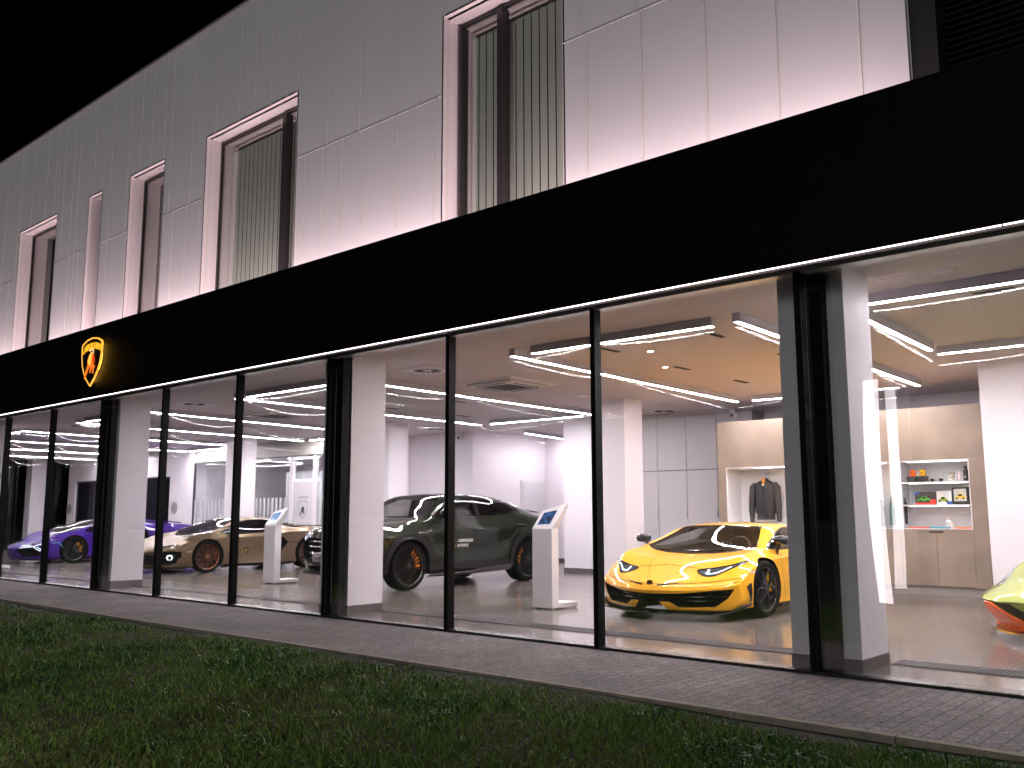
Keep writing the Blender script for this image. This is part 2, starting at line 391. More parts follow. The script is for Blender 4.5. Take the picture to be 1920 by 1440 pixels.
def inside(a,b): return any(o[0]-.01<=a and b<=o[1]+.01 for o in OPEN)
def panel(a,b,z0,z1):
    if b-a<.03: return
    cl.box(a+g,b-g,0.,.05,z0+g,z1-g)
def row(xs,z0,z1,rowtop):
    for a,b in zip(xs[:-1],xs[1:]):
        segs=[(a,b)]
        if rowtop:
            # above an opening the panel starts at its head, beside it at the joint
            cuts=sorted({a,b}|{e for o in OPEN for e in o if a<e<b})
            for c,d in zip(cuts[:-1],cuts[1:]):
                over=any(o[0]-.01<=c and d<=o[1]+.01 for o in OPEN)
                panel(c,d,ZT if over else z0,z1)
        elif not inside(a,b): panel(a,b,z0,z1)
row(upper,ZJ,ZR,True); row(lower,ZB,ZJ,False)
MB()
cb=MB()
edges=sorted([XL]+[e for o in OPEN for e in o]+[-2.21])
ed=[XL]
for a,b in zip(edges[:-1],edges[1:]):
    if inside(a,b): cb.box(a,b,.051,.09,ZT,ZR)
    else: cb.box(a,b,.051,.09,ZB,ZR)
clad=cl.build('cladding',M_clad,B)
bevel_mesh(clad.data,.003,1)
cb.build('cladding_backing',M_joint,B)
for xs,z0,z1 in ((upper,ZJ,ZR),(lower,ZB,ZJ)):
    for xx in xs[1:-1]:
        ins=any(o[0]-.02<xx<o[1]+.02 for o in OPEN)
        if z1==ZR and ins: a0=ZT+.01
        else: a0=z0
        if z1==ZJ and ins: continue
        jt.box(xx-.0045,xx+.0045,-.004,.05,a0,z1)
for a,b in zip(edges[:-1],edges[1:]):
    if not inside(a,b): jt.box(a,b,-.003,.05,ZJ-.0045,ZJ+.0045)
jt.build('panel_joint',M_joint,B)
MB().box(XL,-2.2,-.03,.6,ZR,ZR+.05).build('roof_coping',mat('coping',(.33,.30,.29),.4,metal=.4),B)
MB().box(XL,XR,.55,13.,ZR-.6,ZR-.1).box(XL,XR,12.9,13.1,-.2,ZR-.1).box(XL,XL+.1,.3,12.9,3.5,ZR-.1).build('roof',M_dark,B)
MB().box(XL,XR,.29,13,3.52,3.62).build('floor_slab',M_dark,B)
MB().box(-2.0,XR,.30,.36,4.3,9.1).box(-2.2,-2.0,.02,.5,4.3,9.1).build('dark_bay',M_dark,B)
sl=MB()
z=4.5
while z<9.0:
    sl.add([(-2.0,.28,z),(XR,.28,z),(XR,.22,z-.035),(-2.0,.22,z-.035)],[(0,1,2,3)]); z+=.055
sl.build('louvre_blind',mat('louvre_slat',(.035,.033,.032),.45,metal=.3),B)
# hidden uplight line on the fascia ledge
x=-37.5
while x<-2.3:
    MB().box(x,x+1.2,-.345,-.305,3.745,3.775).build('uplight',mat('uplight_case',(.2,.2,.2),.4,metal=.8),B); x+=1.3

# windows of the upper storey
M_frame=mat('window_frame',(.055,.047,.05),.35,metal=.4)
M_reveal=mat('reveal_panel',(.86,.79,.80),.45)
M_blind=mat('blind_fabric',(.74,.75,.68),.8,noise=(30,.04))
def upper_window(x0,x1,posts,blinds,glass=True):
    d=.25
    fr=MB()
    w_=.032
    fr.box(x0+.0,x0+w_,d,d+.04,ZB,ZT-.02).box(x1-w_,x1,d,d+.04,ZB,ZT-.02).box(x0+w_,x1-w_,d,d+.04,ZT-.02-w_,ZT-.02).box(x0+w_,x1-w_,d,d+.04,ZB,ZB+w_)
    for p_,pw in posts: fr.box(p_-pw/2,p_+pw/2,d-.03,d+.1,ZB+w_,ZT-.02-w_)
    W=fr.build('window',M_frame,B)
    rv=MB()
    rv.box(x0-.03,x0-.001,.0,d+.42,ZB,ZT).box(x1+.001,x1+.03,.0,d+.42,ZB,ZT).box(x0-.03,x1+.03,-.0,d+.42,ZT-.0,ZT+.03)
    rv.build('reveal',M_reveal,W)
    if glass:
        MB().add([(x0+w_,d+.03,ZB+w_),(x1-w_,d+.03,ZB+w_),(x1-w_,d+.03,ZT-.02-w_),(x0+w_,d+.03,ZT-.02-w_)],[(0,1,2,3)]).build('pane',M_upglass,W)
    bl=MB()
    xx=x0+.03
    if blinds:
        while xx<x1:
            bl.add([(xx,.46,ZB),(xx+.102,.462,ZB),(xx+.102,.462,ZT-.12),(xx,.46,ZT-.12)],[(0,1,2,3)]); xx+=.12
        bl.build('vertical_blind',M_blind,W)
    MB().box(x0-.03,x1+.03,.68,.72,ZB,ZT+.1).build('dark_room_sheet',M_dark,W)  # black sheet standing in for the unlit room
upper_window(-7.5,-5.7,[(-7.45,.04),(-6.80,.085)],True)
upper_window(-12.88,-10.47,[(-11.1,.08)],True)
upper_window(-15.43,-14.24,[],False)
upper_window(-17.07,-16.54,[],False)
upper_window(-20.36,-18.52,[],False)
upper_window(-24.6,-22.9,[],True); upper_window(-30.2,-27.8,[(-28.6,.1)],True)

# uplights: real linear lamps on the ledge
def area(name,loc,sx,sy,power,direction,color,spread=180):
    l=bpy.data.lights.new(name,'AREA'); l.shape='RECTANGLE'; l.size=sx; l.size_y=sy; l.energy=power; l.color=color; l.spread=R(spread)
    o=bpy.data.objects.new(name,l); COL.objects.link(o); o.location=loc
    z=-Vector(direction).normalized(); xax=Vector((1,0,0)); y=z.cross(xax).normalized()
    o.matrix_world=Matrix(((xax.x,y.x,z.x,loc[0]),(xax.y,y.y,z.y,loc[1]),(xax.z,y.z,z.z,loc[2]),(0,0,0,1)))
    o.parent=B
    return o
for k in range(14):
    xx=-3.35-2.5*k
    area('uplight_lamp',(xx,-.325,3.80),2.4,.03,620/14,(0,.22,1),(1,.75,.79),180)

# ------------------------------------------------------------------ interior shell
def column(xr,y0,dy=.57,dx=.58):
    o=MB().box(xr-dx,xr,y0,y0+dy,.10,3.32).build('column',M_white,B)
    MB().box(xr-dx-.006,xr+.006,y0-.006,y0+dy+.006,0,.10).build('skirting',M_skirt,o)
    return o
for i,cxr in enumerate(COLX): column(cxr,[.20,.32,.42,.42,.42][i])
for cxr in (-2.98,-9.47,-15.87,-22.05,-28.9): column(cxr,6.46)
def wall(x0,x1,y0,y1,z0=0,z1=3.32,m=None,sk=True,name='interior_wall'):
    o=MB().box(x0,x1,y0,y1,z0,z1).build(name,m or M_white,B)
    return o
def skirt(x0,x1,y0,y1): MB().box(x0,x1,y0,y1,0,.09).build('skirting',M_skirt,B)
wall(-11.3,3.6,9.75,9.9); wall(3.5,3.65,.3,9.75)
wall(-12.8,-11.3,8.9,12.2); skirt(-12.81,-11.29,8.885,8.9)
wall(-16.1,-12.8,12.25,12.4); skirt(-16.1,-12.8,12.235,12.25)
wall(-18.4,-16.1,9.4,12.25); 
wall(-18.55,-18.4,8.0,12.25)
wall(-27.0,-18.55,8.0,8.12,2.88,3.32,m=mat('header_cream',(.42,.395,.37),.6)); wall(-27.12,-27.0,8.2,12.2,0,3.0)
wall(-36.2,-35.6,8.0,8.2); wall(-35.6,-28.5,8.0,8.2,2.5,3.32); wall(-28.5,-27.0,8.0,8.2)
wall(-36.6,-36.1,6.6,7.15)
# office behind the glass
wall(-27.0,-18.55,12.2,12.3,0,2.95); wall(-25.2,-22.4,10.2,10.3,0,2.6,m=mat('office_panel',(.74,.75,.78),.6))
MB().box(-27.,-18.55,8.15,12.2,2.96,3.0).build('office_ceiling',M_white,B)
for xx,yy,lb in ((-25.4,9.2,'added fill light on the office ceiling, left end of the office'),(-22.9,9.2,'added fill light on the office ceiling behind the rear column'),(-20.4,9.2,'added fill light on the office ceiling by the frosted door')):  # unseen strips added to brighten the office
    t=thing('office_fill_light',(xx,yy,2.96),lb,'ceiling light','added office fill lights')
    MB().box(-.75,.75,-.03,.03,-.04,0).build('housing',M_white,t); MB().box(-.74,.74,-.02,.02,-.055,-.0401).build('diffuser',mat('office_fill_led',(.9,.9,.9),.4,emit=LED,estr=110.),t)
# white door in the recess wall
dr=MB().box(-16.099,-16.07,11.22,12.2,0.,2.14).build('door',mat('door_white',(.70,.67,.71),.4),B)
MB().box(-16.069,-16.055,11.3,12.12,.02,2.06).build('door_leaf',mat('door_leaf_white',(.64,.62,.66),.4),dr)
MB().tube([(-16.05,11.38,1.02),(-16.0,11.38,1.02),(-16.0,11.5,1.02)],.012).build('handle',M_steel,dr)
# dark glazed opening at the far left wall
fd=MB().box(-35.6,-28.5,8.06,8.12,0,2.5).build('sliding_door',mat('smoked_glass',(.012,.012,.018),.06,spec=.6),B)
dv=MB()
for xx in (-33.4,-32.0,-30.2): dv.box(xx-.03,xx+.03,8.03,8.06,0,2.5)
dv.box(-35.6,-28.5,8.0301,8.0599,2.44,2.5)
dv.build('frame',M_black,fd)
# left end glazing to the night
ew=MB().box(-37.2,-37.15,.3,8.,0,3.32).build('end_glazing',mat('night_glass',(.004,.006,.007),.05,spec=.5),B)
ef=MB()
for yy in (1.5,3.0,4.5,5.6,6.5): ef.box(-37.15,-37.1,yy-.03,yy+.03,0,3.32)
ef.box(-37.149,-37.101,.3,8.,3.26,3.319)
ef.build('frame',M_black,ew)

# floor grate and marble strip by the glass
gr=thing('floor_grate',(0,0,0),'black slotted floor convector grate running along the inside of the glass','floor grate')
xs0=[(-38,-29.99),(-29.39,-23.4),(-22.79,-16.8),(-16.19,-10.1),(-9.49,-3.52),(-2.91,3.9)]
gb=MB()
for a,b in xs0: gb.box(a,b,.80,1.06,.001,.004)
gb.build('trough',M_dark,gr)
gs=MB()
for a,b in xs0:
    x=max(a,-24)
    while x<b: gs.box(x,x+.012,.81,1.05,.004,.010); x+=.034
    gs.box(a,b,.79,.806,.0,.010).box(a,b,1.054,1.07,0,.010)
gs.build('slat',mat('grate_metal',(.09,.085,.09),.4,metal=.6),gr)
MB().box(XL,XR,.06,.20,0,.006).build('threshold',mat('threshold_stone',(.16,.15,.155),.25),B)

# ================================================================== CEILING FIXTURES
M_house=mat('luminaire_case',(.52,.49,.53),.45)
def tube_light(p,q,label):
    a=Vector((p[0],p[1],0)); c=Vector((q[0],q[1],0)); L=(c-a).length; ang=math.atan2(c.y-a.y,c.x-a.x)
    t=thing('ceiling_light',((p[0]+q[0])/2,(p[1]+q[1])/2,3.32),label,'ceiling light','linear ceiling lights of the showroom',rz=ang)
    MB().box(-L/2,L/2,-.045,.045,-.095,0).build('housing',M_house,t)
    MB().box(-L/2+.006,L/2-.006,-.024,.024,-.0985,-.0951).build('diffuser',M_led,t)
def rect(x0,x1,dx,lab,y0=1.38,y1=7.72):
    tube_light((x0,y0),(x0-dx,y1),f'long ceiling light over {lab}, the left one of the pair')
    tube_light((x1,y0),(x1-dx,y1),f'long ceiling light over {lab}, the right one of the pair')
    tube_light((x0+.3,y0+.05),(x1-.3,y0+.05),f'short ceiling light along the glass in front of {lab}')
    tube_light((x0-dx+.3,y1),(x1-dx-.3,y1),f'short ceiling light at the back of the room behind {lab}')
rect(-7.65,-4.52,.24,'the yellow sports car')
rect(-14.02,-10.86,.2,'the dark green off-roader')
rect(-20.25,-17.12,.62,'the bronze sports car')
rect(-26.45,-23.2,.65,'the purple sports car')
rect(-32.8,-29.6,.6,'the far left bay')
tube_light((-3.2,1.5),(.2,1.52),'ceiling light above the lime sports car, parallel and nearest to the glass')
tube_light((-3.45,1.5),(-3.58,4.54),'linear ceiling light running into the room just right of the nearest front column')
tube_light((-3.6,4.9),(-.4,4.97),'linear ceiling light parallel to the glass in front of the rear right column')
tube_light((.45,1.6),(.35,4.8),'linear ceiling light running into the room beyond the lime sports car')
tube_light((-14.87,10.0),(-15.3,12.0),'short linear ceiling light in the recess with the white door')

M_grille=mat('grille_black',(.02,.02,.02),.5)
def slot(x,y,label,l=.40,along='y'):
    t=thing('slot_vent',(x,y,3.32),label,'ceiling vent','black slot vents in the ceiling',rz=0 if along=='y' else R(90))
    MB().box(-.035,.035,-l/2,l/2,-.006,0).build('frame',M_grille,t)
    b=MB()
    yy=-l/2+.02
    while yy<l/2-.02: b.box(-.028,.028,yy,yy+.008,-.010,-.0061); yy+=.026
    b.build('slat',mat('slat_dark',(.06,.06,.06),.4),t)
for x,y,lb in [(-5.28,2.3,'black slot vent near the glass, right of the two spotlights'),(-6.78,2.28,'black slot vent near the glass beside the mullion, left of the two spotlights'),(-6.88,4.19,'black slot vent over the windscreen of the yellow car'),(-6.9,6.0,'black slot vent deep in the room over the tail of the yellow car'),(-5.3,4.2,'black slot vent right over the yellow car next to the front column'),
               (-13.8,4.7,'black slot vent left over the dark green off-roader, nearer the glass'),(-12.04,4.8,'black slot vent right over the dark green off-roader, nearer the glass'),(-13.76,6.7,'black slot vent left over the dark green off-roader, further back'),(-19.2,4.9,'black slot vent above the roof of the bronze sports car'),(-17.9,3.,'black slot vent above the nose of the bronze sports car')]:
    slot(x,y,lb)
slot(-2.25,2.14,'black slot vent parallel to the glass above the lime car, nearest the glass',.36,'x'); slot(-1.75,3.0,'black slot vent parallel to the glass above the lime car, further back',.36,'x')
def swirl(x,y,label):
    t=thing('swirl_diffuser',(x,y,3.32),label,'air diffuser','square swirl air diffusers')
    MB().box(-.3,.3,-.3,.3,-.012,0).build('plate',M_white,t)
    b=MB()
    for k in range(16):
        a=2*math.pi*k/16; ca,sa=math.cos(a),math.sin(a)
        r1,r2,wd=(.08,.20,.017)
        pts=[(r1,-wd*.6),(r2,-wd),(r2,wd),(r1,wd*.6)]
        P=[(u*ca-v*sa,u*sa+v*ca) for u,v in pts]
        b.prism(P,'z',-.0165,-.0125)
    b.build('slot',M_grille,t)
for x,y,lb in [(-9.7,1.85,'square white swirl air diffuser near the glass, left of the ceiling cassette'),(-10.06,8.73,'square white swirl air diffuser before the grey wardrobes'),(-15.94,1.71,'square white swirl air diffuser near the glass above the bronze car kiosk'),(-21.83,2.13,'square white swirl air diffuser near the glass between purple and bronze cars'),(-16.35,8.34,'square white swirl air diffuser at the back behind the dark green off-roader')]:
    swirl(x,y,lb)
def cassette(x,y,label):
    t=thing('air_conditioner',(x,y,3.32),label,'air conditioner','ceiling cassette air conditioners')
    s=.475
    me=MB().box(-s-.1,s+.1,-s-.1,s+.1,-.012,0).build('trim',M_white,t)
    o=MB().box(-s,s,-s,s,-.06,-.0121).build('panel',mat('ac_white',(.62,.58,.57),.4),t); bevel_mesh(o.data,.03,3)
    b=MB()
    for sx,sy in ((1,0),(-1,0),(0,1),(0,-1)):
        if sx: b.box(sx*.40-.022,sx*.40+.022,-.3,.3,-.064,-.0601)
        else: b.box(-.3,.3,sy*.40-.022,sy*.40+.022,-.064,-.0601)
    b.build('outlet',M_grille,t)
    gq=MB().box(-.28,.28,-.28,.28,-.066,-.0601)
    for k in range(13): gq.box(-.27,.27,-.27+k*.043,-.255+k*.043,-.070,-.0661)
    gq.build('grille',mat('ac_grille',(.10,.09,.085),.5),t)
cassette(-9.8,3.7,'square ceiling cassette air conditioner above the kiosk beside the dark green off-roader')
cassette(-16.3,3.75,'square ceiling cassette air conditioner above the tail of the bronze car')
for x,y,lb in [(-6.44,2.7,'round ceiling spotlight nearer the glass over the yellow car nose'),(-7.0,3.94,'round ceiling spotlight further back over the yellow car windscreen')]:
    t=thing('spotlight',(x,y,3.32),lb,'spotlight','small round ceiling spotlights')
    MB().lathe([(0,-.006),(.055,-.006),(.062,0)],n=24).build('ring',M_white,t,smooth=40)
    MB().lathe([(0,-.012),(.038,-.011),(.04,-.0061)],n=24).build('lens',mat('spot_lens',(.9,.9,.9),.3,emit=(1,.93,.85),estr=7),t)
for x,y,lb in [(-9.86,5.79,'flat round smoke detector on ceiling beside mullion near the rear column'),(-2.36,1.05,'flat round smoke detector on ceiling above the lime car')]:
    t=thing('smoke_detector',(x,y,3.32),lb,'smoke detector','smoke detectors')
    MB().lathe([(0,-.028),(.06,-.026),(.10,-.012),(.11,0)],n=28).build('cover',M_white,t,smooth=40)
    MB().lathe([(.03,-.030),(.05,-.029)],n=24).build('ring',M_grayface,t)
def camera_unit(x,y,z,lb,d=1):
    t=thing('security_camera',(x,y,z),lb,'security camera','white security cameras')
    MB().box(-.05,.05,-.1,.0,.0,.1).build('bracket',M_white,t)
    o=MB().lathe([(0,-.09),(.05,-.08),(.075,-.04),(.08,0),(.0,0.001)],n=20).build('dome',M_white,t,smooth=50)
    MB().lathe([(0,-.035),(.03,-.03),(.032,-.01)],axis='y',c=(0,-.075,-.04),n=14).build('lens',M_black,t)
camera_unit(-8.75,9.2,3.2,'white security camera in the corner above the grey wardrobes')
camera_unit(-16.5,9.39,3.2,'white security camera on the wall edge above the dark green off-roader')

# ================================================================== FURNITURE
# grey wardrobes
wd=thing('wardrobe',(-11.28,9.74,0),'tall pale grey built-in wardrobe of six doors behind the yellow car','wardrobe')
M_ward=mat('wardrobe_grey',(.55,.53,.56),.45,noise=(1,.02)); M_gap=mat('gap_dark',(.05,.05,.05),.7)
MB().box(0,2.9,-.5,-.01,0.,3.25).build('carcass',mat('carcass_grey',(.20,.19,.20),.6),wd)
xs=[.02,.73,1.42,2.12,2.9]
for i in range(4):
    for z0,z1,k in ((.05,2.12,0),(2.14,3.24,1)):
        d_=MB().box(xs[i]+.006,xs[i+1]-.006,-.53,-.501,z0,z1).build('door',M_ward,wd)
        zz=z0+.08 if k else z1-.95
        MB().box(xs[i+1]-.03,xs[i+1]-.012,-.545,-.5301,zz,zz+.16).build('handle',M_steel,d_)
MB().box(-.02,2.92,-.52,-.01,3.25,3.319).build('top_filler',M_ward,wd)
# beige display unit
M_beige=mat('stone_laminate',(.30,.238,.19),.5,noise=(2.2,.16),rnoise=(5,.08))
un=thing('display_unit',(-8.42,7.9,0),'tall beige stone-look display unit with white lit niches and cupboards','display unit')
ub=MB(); D=.62
# panels round the niches (local x 0..4.52)
ub.box(0,4.52,0,.6,2.07,2.9); ub.box(0,.16,0,.6,.13,2.07); ub.box(4.26,4.52,0,.6,.13,2.07); ub.box(.16,3.13,0,.6,.13,1.0)
ub.box(3.13,3.19,0,.6,.13,1.0); ub.box(3.19,4.26,.03,.6,.13,1.0); ub.box(3.19,4.26,0,.03,.98,1.0)
ub.build('frame',M_beige,un)
MB().box(.02,4.5,.05,.6,0,.1295).build('plinth',mat('plinth_grey',(.36,.33,.31),.5),un)
M_niche=mat('niche_white',(.78,.78,.80),.5)
MB().box(.161,4.259,.52,.599,1.001,2.069).box(.161,.175,.001,.519,1.001,2.069).box(4.245,4.259,.001,.519,1.001,2.069).box(.176,4.244,.001,.519,2.055,2.069).box(.176,4.244,.001,.519,1.001,1.012).build('niche_lining',M_niche,un)
MB().box(3.13,3.19,-.002,.519,1.0125,2.0545).build('divider',M_niche,un)
for z in (1.38,1.735):
    s_=MB().box(3.191,4.244,.02,.519,z-.02,z).build('shelf',M_niche,un)
    MB().box(3.35,4.2,.03,.045,z-.027,z-.0201).build('shelf_light',M_niche_led,s_)
MB().box(.7,3.0,.03,.05,2.045,2.0549).build('light_strip',M_niche_led,un); MB().box(3.35,4.22,.03,.05,2.045,2.0549).build('light_strip',M_niche_led,un)
for a,b in ((3.195,3.722),(3.728,4.255)): MB().box(a,b,.0,.029,.14,.975).build('cupboard_door',M_beige,un)
MB().box(3.62,3.83,-.004,.02,.945,.972).build('handle',M_black,un)
UX,UY=-8.42,7.9
def shelf_thing(name,x,y,z,label,cat,group=None): return thing(name,(x,y,z),label,cat,group)
def mug(x,z,c,label):
    t=shelf_thing('mug',x,8.12,z,label,'mug','coloured mugs on black boxes')
    m=mat('mug_'+label.split()[0],c,.25)
    MB().lathe([(0,0),(.042,0),(.044,.005),(.044,.10),(.038,.10),(.038,.01),(0,.01)],n=24).build('cup',m,t,smooth=40)
    MB().tube([(-.043,0,.08),(-.068,0,.078),(-.078,0,.05),(-.068,0,.024),(-.043,0,.02)],.006).build('handle',m,t,smooth=60)
    MB().box(-.012,.012,-.0462,-.0445,.045,.07).build('emblem',M_black,t)
def carton(x,z,w,h,label,c=(.02,.02,.022)):
    o=MB().box(-w/2,w/2,-.06,.06,0,h).build('gift_box',mat('box_black',c,.5),None,loc=(x,8.12,z)); bevel_mesh(o.data,.003); tag(o,label,'box','black gift boxes on the top shelf')
carton(-5.07,1.735,.14,.095,'black gift box under the orange mug'); carton(-4.91,1.735,.14,.095,'black gift box under the yellow mug')
mug(-5.06,1.831,(.85,.12,.01),'orange mug standing on the left black gift box'); mug(-4.905,1.831,(.85,.45,.01),'yellow mug standing on the right black gift box')
for x,lb in ((-4.775,'small black espresso cup on saucer next to the black boxes'),(-4.64,'small black espresso cup on saucer next to the spotted tumbler')):
    t=shelf_thing('espresso_cup',x,8.12,1.736,lb,'cup','black espresso cups')
    MB().lathe([(0,0),(.05,.002),(.055,.008),(.03,.008),(0,.008)],n=24).build('saucer',M_black,t,smooth=40)
    MB().lathe([(0,.0085),(.02,.009),(.032,.05),(.028,.05),(.018,.015),(0,.014)],n=24).build('cup',M_black,t,smooth=40)
    MB().tube([(.03,0,.042),(.045,0,.04),(.045,0,.025),(.026,0,.02)],.004,6).build('handle',M_black,t)
t=shelf_thing('tumbler',-4.475,8.12,1.736,'cream tumbler with brown spots and dark lid on the top shelf','tumbler')
MB().lathe([(0,0),(.04,0),(.046,.12),(0,.12)],n=24).build('body',mat('spotted_cream',(.60,.55,.42),.4,noise=(45,.9)),t,smooth=40)
MB().lathe([(.047,.1205),(.047,.132),(0,.134)],n=24).build('lid',M_black,t)
t=shelf_thing('flask',-4.365,8.12,1.736,'pale pink bottle between the spotted tumbler and the black bottles','bottle')
MB().lathe([(0,0),(.036,0),(.036,.09),(.018,.115),(.018,.14),(0,.14)],n=24).build('body',mat('pale_pink',(.75,.60,.60),.35),t,smooth=40); MB().lathe([(.019,.1405),(.019,.155),(0,.155)],n=20).build('cap',M_white,t)
for x,lb in ((-4.265,'slim black drinking bottle beside the pink bottle'),(-4.19,'slim black drinking bottle at the right end of the top shelf')):
    t=shelf_thing('drinking_bottle',x,8.10,1.736,lb,'bottle','black drinking bottles')
    MB().lathe([(0,0),(.036,0),(.038,.01),(.038,.16),(.02,.19),(.018,.2),(0,.2)],n=24).build('body',M_black,t,smooth=40)
    MB().lathe([(.022,.2005),(.022,.232),(0,.235)],n=20).build('cap',mat('cap_dark',(.03,.03,.03),.3),t)
    MB().box(-.012,.012,-.0395,-.0381,.05,.08).build('emblem',mat('emblem_grey',(.4,.35,.3),.4),t)
# boxed model kits (flat printed car on the front)
def car_print(t,x0,z0,w,h,c,y):
    body=[(0,.25),(.02,.42),(.2,.55),(.38,.85),(.62,.88),(.8,.6),(.98,.5),(1,.25)]
    MB().prism([(x0+u*w,z0+v*h) for u,v in body],'y',y-.0015,y).build('printed_car',c,t)
    for u in (.2,.78): MB().prism([(x0+(u+.09*math.cos(a))*w,z0+.25*h+.09*w*math.sin(a)) for a in np.linspace(0,2*math.pi,14)[:-1]],'y',y-.003,y-.0016).build('printed_wheel',M_black,t)
    MB().prism([(x0+u*w,z0+v*h) for u,v in [(.3,.58),(.4,.78),(.6,.8),(.7,.6)]],'y',y-.003,y-.0016).build('printed_window',M_black,t)
G_print=mat('print_green',(.10,.42,.06),.4); Y_print=mat('print_yellow',(.75,.50,.06),.4); R_print=mat('print_red',(.75,.05,.03),.4); B_print=mat('print_blue',(.03,.10,.45),.4)
t=shelf_thing('model_kit_box',-4.875,8.12,1.381,'wide model kit box with green car and red patches on middle shelf','toy box','boxed model cars on the middle shelf')
MB().box(-.16,.16,-.05,.05,0,.20).build('carton',mat('kit_dark',(.06,.05,.05),.4),t); car_print(t,-.12,.03,.2,.12,G_print,-.0502)
MB().box(-.159,.159,-.0525,-.0503,.001,.03).build('red_band',R_print,t); MB().box(.07,.159,-.054,-.0526,.03,.08).build('red_patch',R_print,t); MB().box(-.159,-.09,-.054,-.0503,.165,.199).build('blue_patch',B_print,t)
t=shelf_thing('model_kit_box',-4.60,8.13,1.381,'white model kit box with a lime car, middle of the three','toy box','boxed model cars on the middle shelf')
MB().box(-.112,.112,-.05,.05,0,.21).build('carton',mat('kit_white',(.7,.7,.7),.4),t); car_print(t,-.1,.02,.17,.12,mat('print_lime',(.35,.5,.06),.4),-.0502); MB().box(.04,.111,-.054,-.0503,.001,.05).build('blue_patch',B_print,t)
t=shelf_thing('model_kit_box',-4.36,8.12,1.381,'square black framed model kit box with a golden car at the right end','toy box','boxed model cars on the middle shelf')
MB().box(-.11,.11,-.05,.05,0,.26).build('carton',mat('kit_black',(.02,.02,.02),.4),t); MB().box(-.09,.09,-.0512,-.0503,.05,.24).build('picture',mat('kit_picture',(.5,.5,.48),.4),t); car_print(t,-.08,.06,.16,.12,Y_print,-.0514)
t=shelf_thing('jar',-4.57,8.15,1.013,'clear round jar of brown sweets on the lowest shelf','jar')
MB().lathe([(0,0),(.05,0),(.058,.02),(.058,.10),(.03,.13),(.03,.14)],n=24).build('body',mat('jar_glass',(.75,.72,.70),.1,noise=(60,.5)),t,smooth=40); MB().lathe([(.032,.1405),(.032,.165),(0,.168)],n=20).build('lid',M_white,t)
for x,c,lb in ((-5.0,(.8,.12,.05),'flat red folded goods at the left of the lowest shelf'),(-4.68,(.03,.35,.55),'flat blue folded goods in the middle of the lowest shelf'),(-4.32,(.85,.2,.04),'flat orange folded goods at the right of the lowest shelf')):
    o=MB().box(-.14,.14,-.1,.1,0,.022).build('folded_cloth',mat('cloth_'+lb.split()[1],c,.7),None,loc=(x,8.10,1.013)); bevel_mesh(o.data,.008); tag(o,lb,'folded cloth','flat goods on the lowest shelf')

# garments: loft of elliptical rings
def garment(name,x,y,ztop,label,cat,c,c2,inner=None,group=None,h=.70,w=.43,yaw_=0.):
    t=thing(name,(x,y,ztop),label,cat,group,rz=yaw_)
    m=mat(name+str(c),c,.42,bump=(35,.5,.01),rnoise=(14,.12)); m2=mat(name+'_sleeve'+str(c2),c2,.5,bump=(40,.5,.008))
    b=MB(); P=[]
    for zz,ww,dd in ((0,.07,.05),(-.03,.11,.06),(-.07,.19,.08),(-.16,.205,.09),(-.35,.195,.095),(-.5,.19,.095),(-.58,.185,.09),(-.60,.165,.085),(-h,.165,.085)):
        P.append([(ww*w/.43*math.copysign(abs(math.cos(a))**.8,math.cos(a)),dd*math.sin(a)+.008*math.sin(zz*25+a*5),zz) for a in np.linspace(0,2*math.pi,33)])
    b.grid(P); b.build('body',m,t,smooth=60)
    for s in (-1,1):
        pts=[(s*.17*w/.43,0,-.06),(s*.215*w/.43,-.01,-.13),(s*.235*w/.43,-.02,-.3),(s*.25*w/.43,-.03,-.5),(s*.25*w/.43,-.03,-.66),(s*.25*w/.43,-.03,-.74)]
        MB().tube(pts,[.05,.068,.06,.055,.045,.036],12).build('sleeve',m2,t,smooth=60)
    MB().lathe([(.062,-.03),(.066,.035),(.058,.035),(.05,-.02)],n=24).build('collar',m,t,smooth=50)
    if inner: MB().prism([(-.035,.03),(.035,.03),(.012,-.09),(-.012,-.09)],'y',-.092,-.066).build('lining',inner,t); 
    MB().box(-.003,.003,-.099,-.088,-.68,-.09).build('zip',M_black,t)
    MB().box(-.02,.02,-.106,-.0995,-.10,-.065).build('price_tag',mat('tag_white',(.8,.8,.8),.5),t) if inner else None
    return t
garment('jacket',-7.68,8.25,1.84,'dark grey bomber jacket with orange lining hanging in the lit niche','jacket',(.028,.026,.030),(.040,.034,.036),mat('orange_lining',(.75,.28,.03),.6),yaw_=.1)
t=thing('hanger',(-7.68,8.25,1.80),'black hanger holding the bomber jacket in the niche','hanger')
MB().tube([(-.19,0,-.03),(-.08,0,.03),(0,0,.06),(.08,0,.03),(.19,0,-.03)],.012).build('bar',M_black,t,smooth=60)
MB().tube([(0,0,.06),(0,0,.12),(.025,0,.145),(.01,0,.17)],.005,6).build('hook',M_steel,t,smooth=60)
t=thing('wall_hook',(-7.68,8.40,1.97),'small steel peg above the bomber jacket in the niche','hook')
MB().tube([(0,0.02,0),(0,-.15,0)],.007).build('peg',M_steel,t); MB().lathe([(0,-.012),(.02,-.010),(.02,0)],axis='y',c=(0,.019,0),n=16).build('plate',M_steel,t)
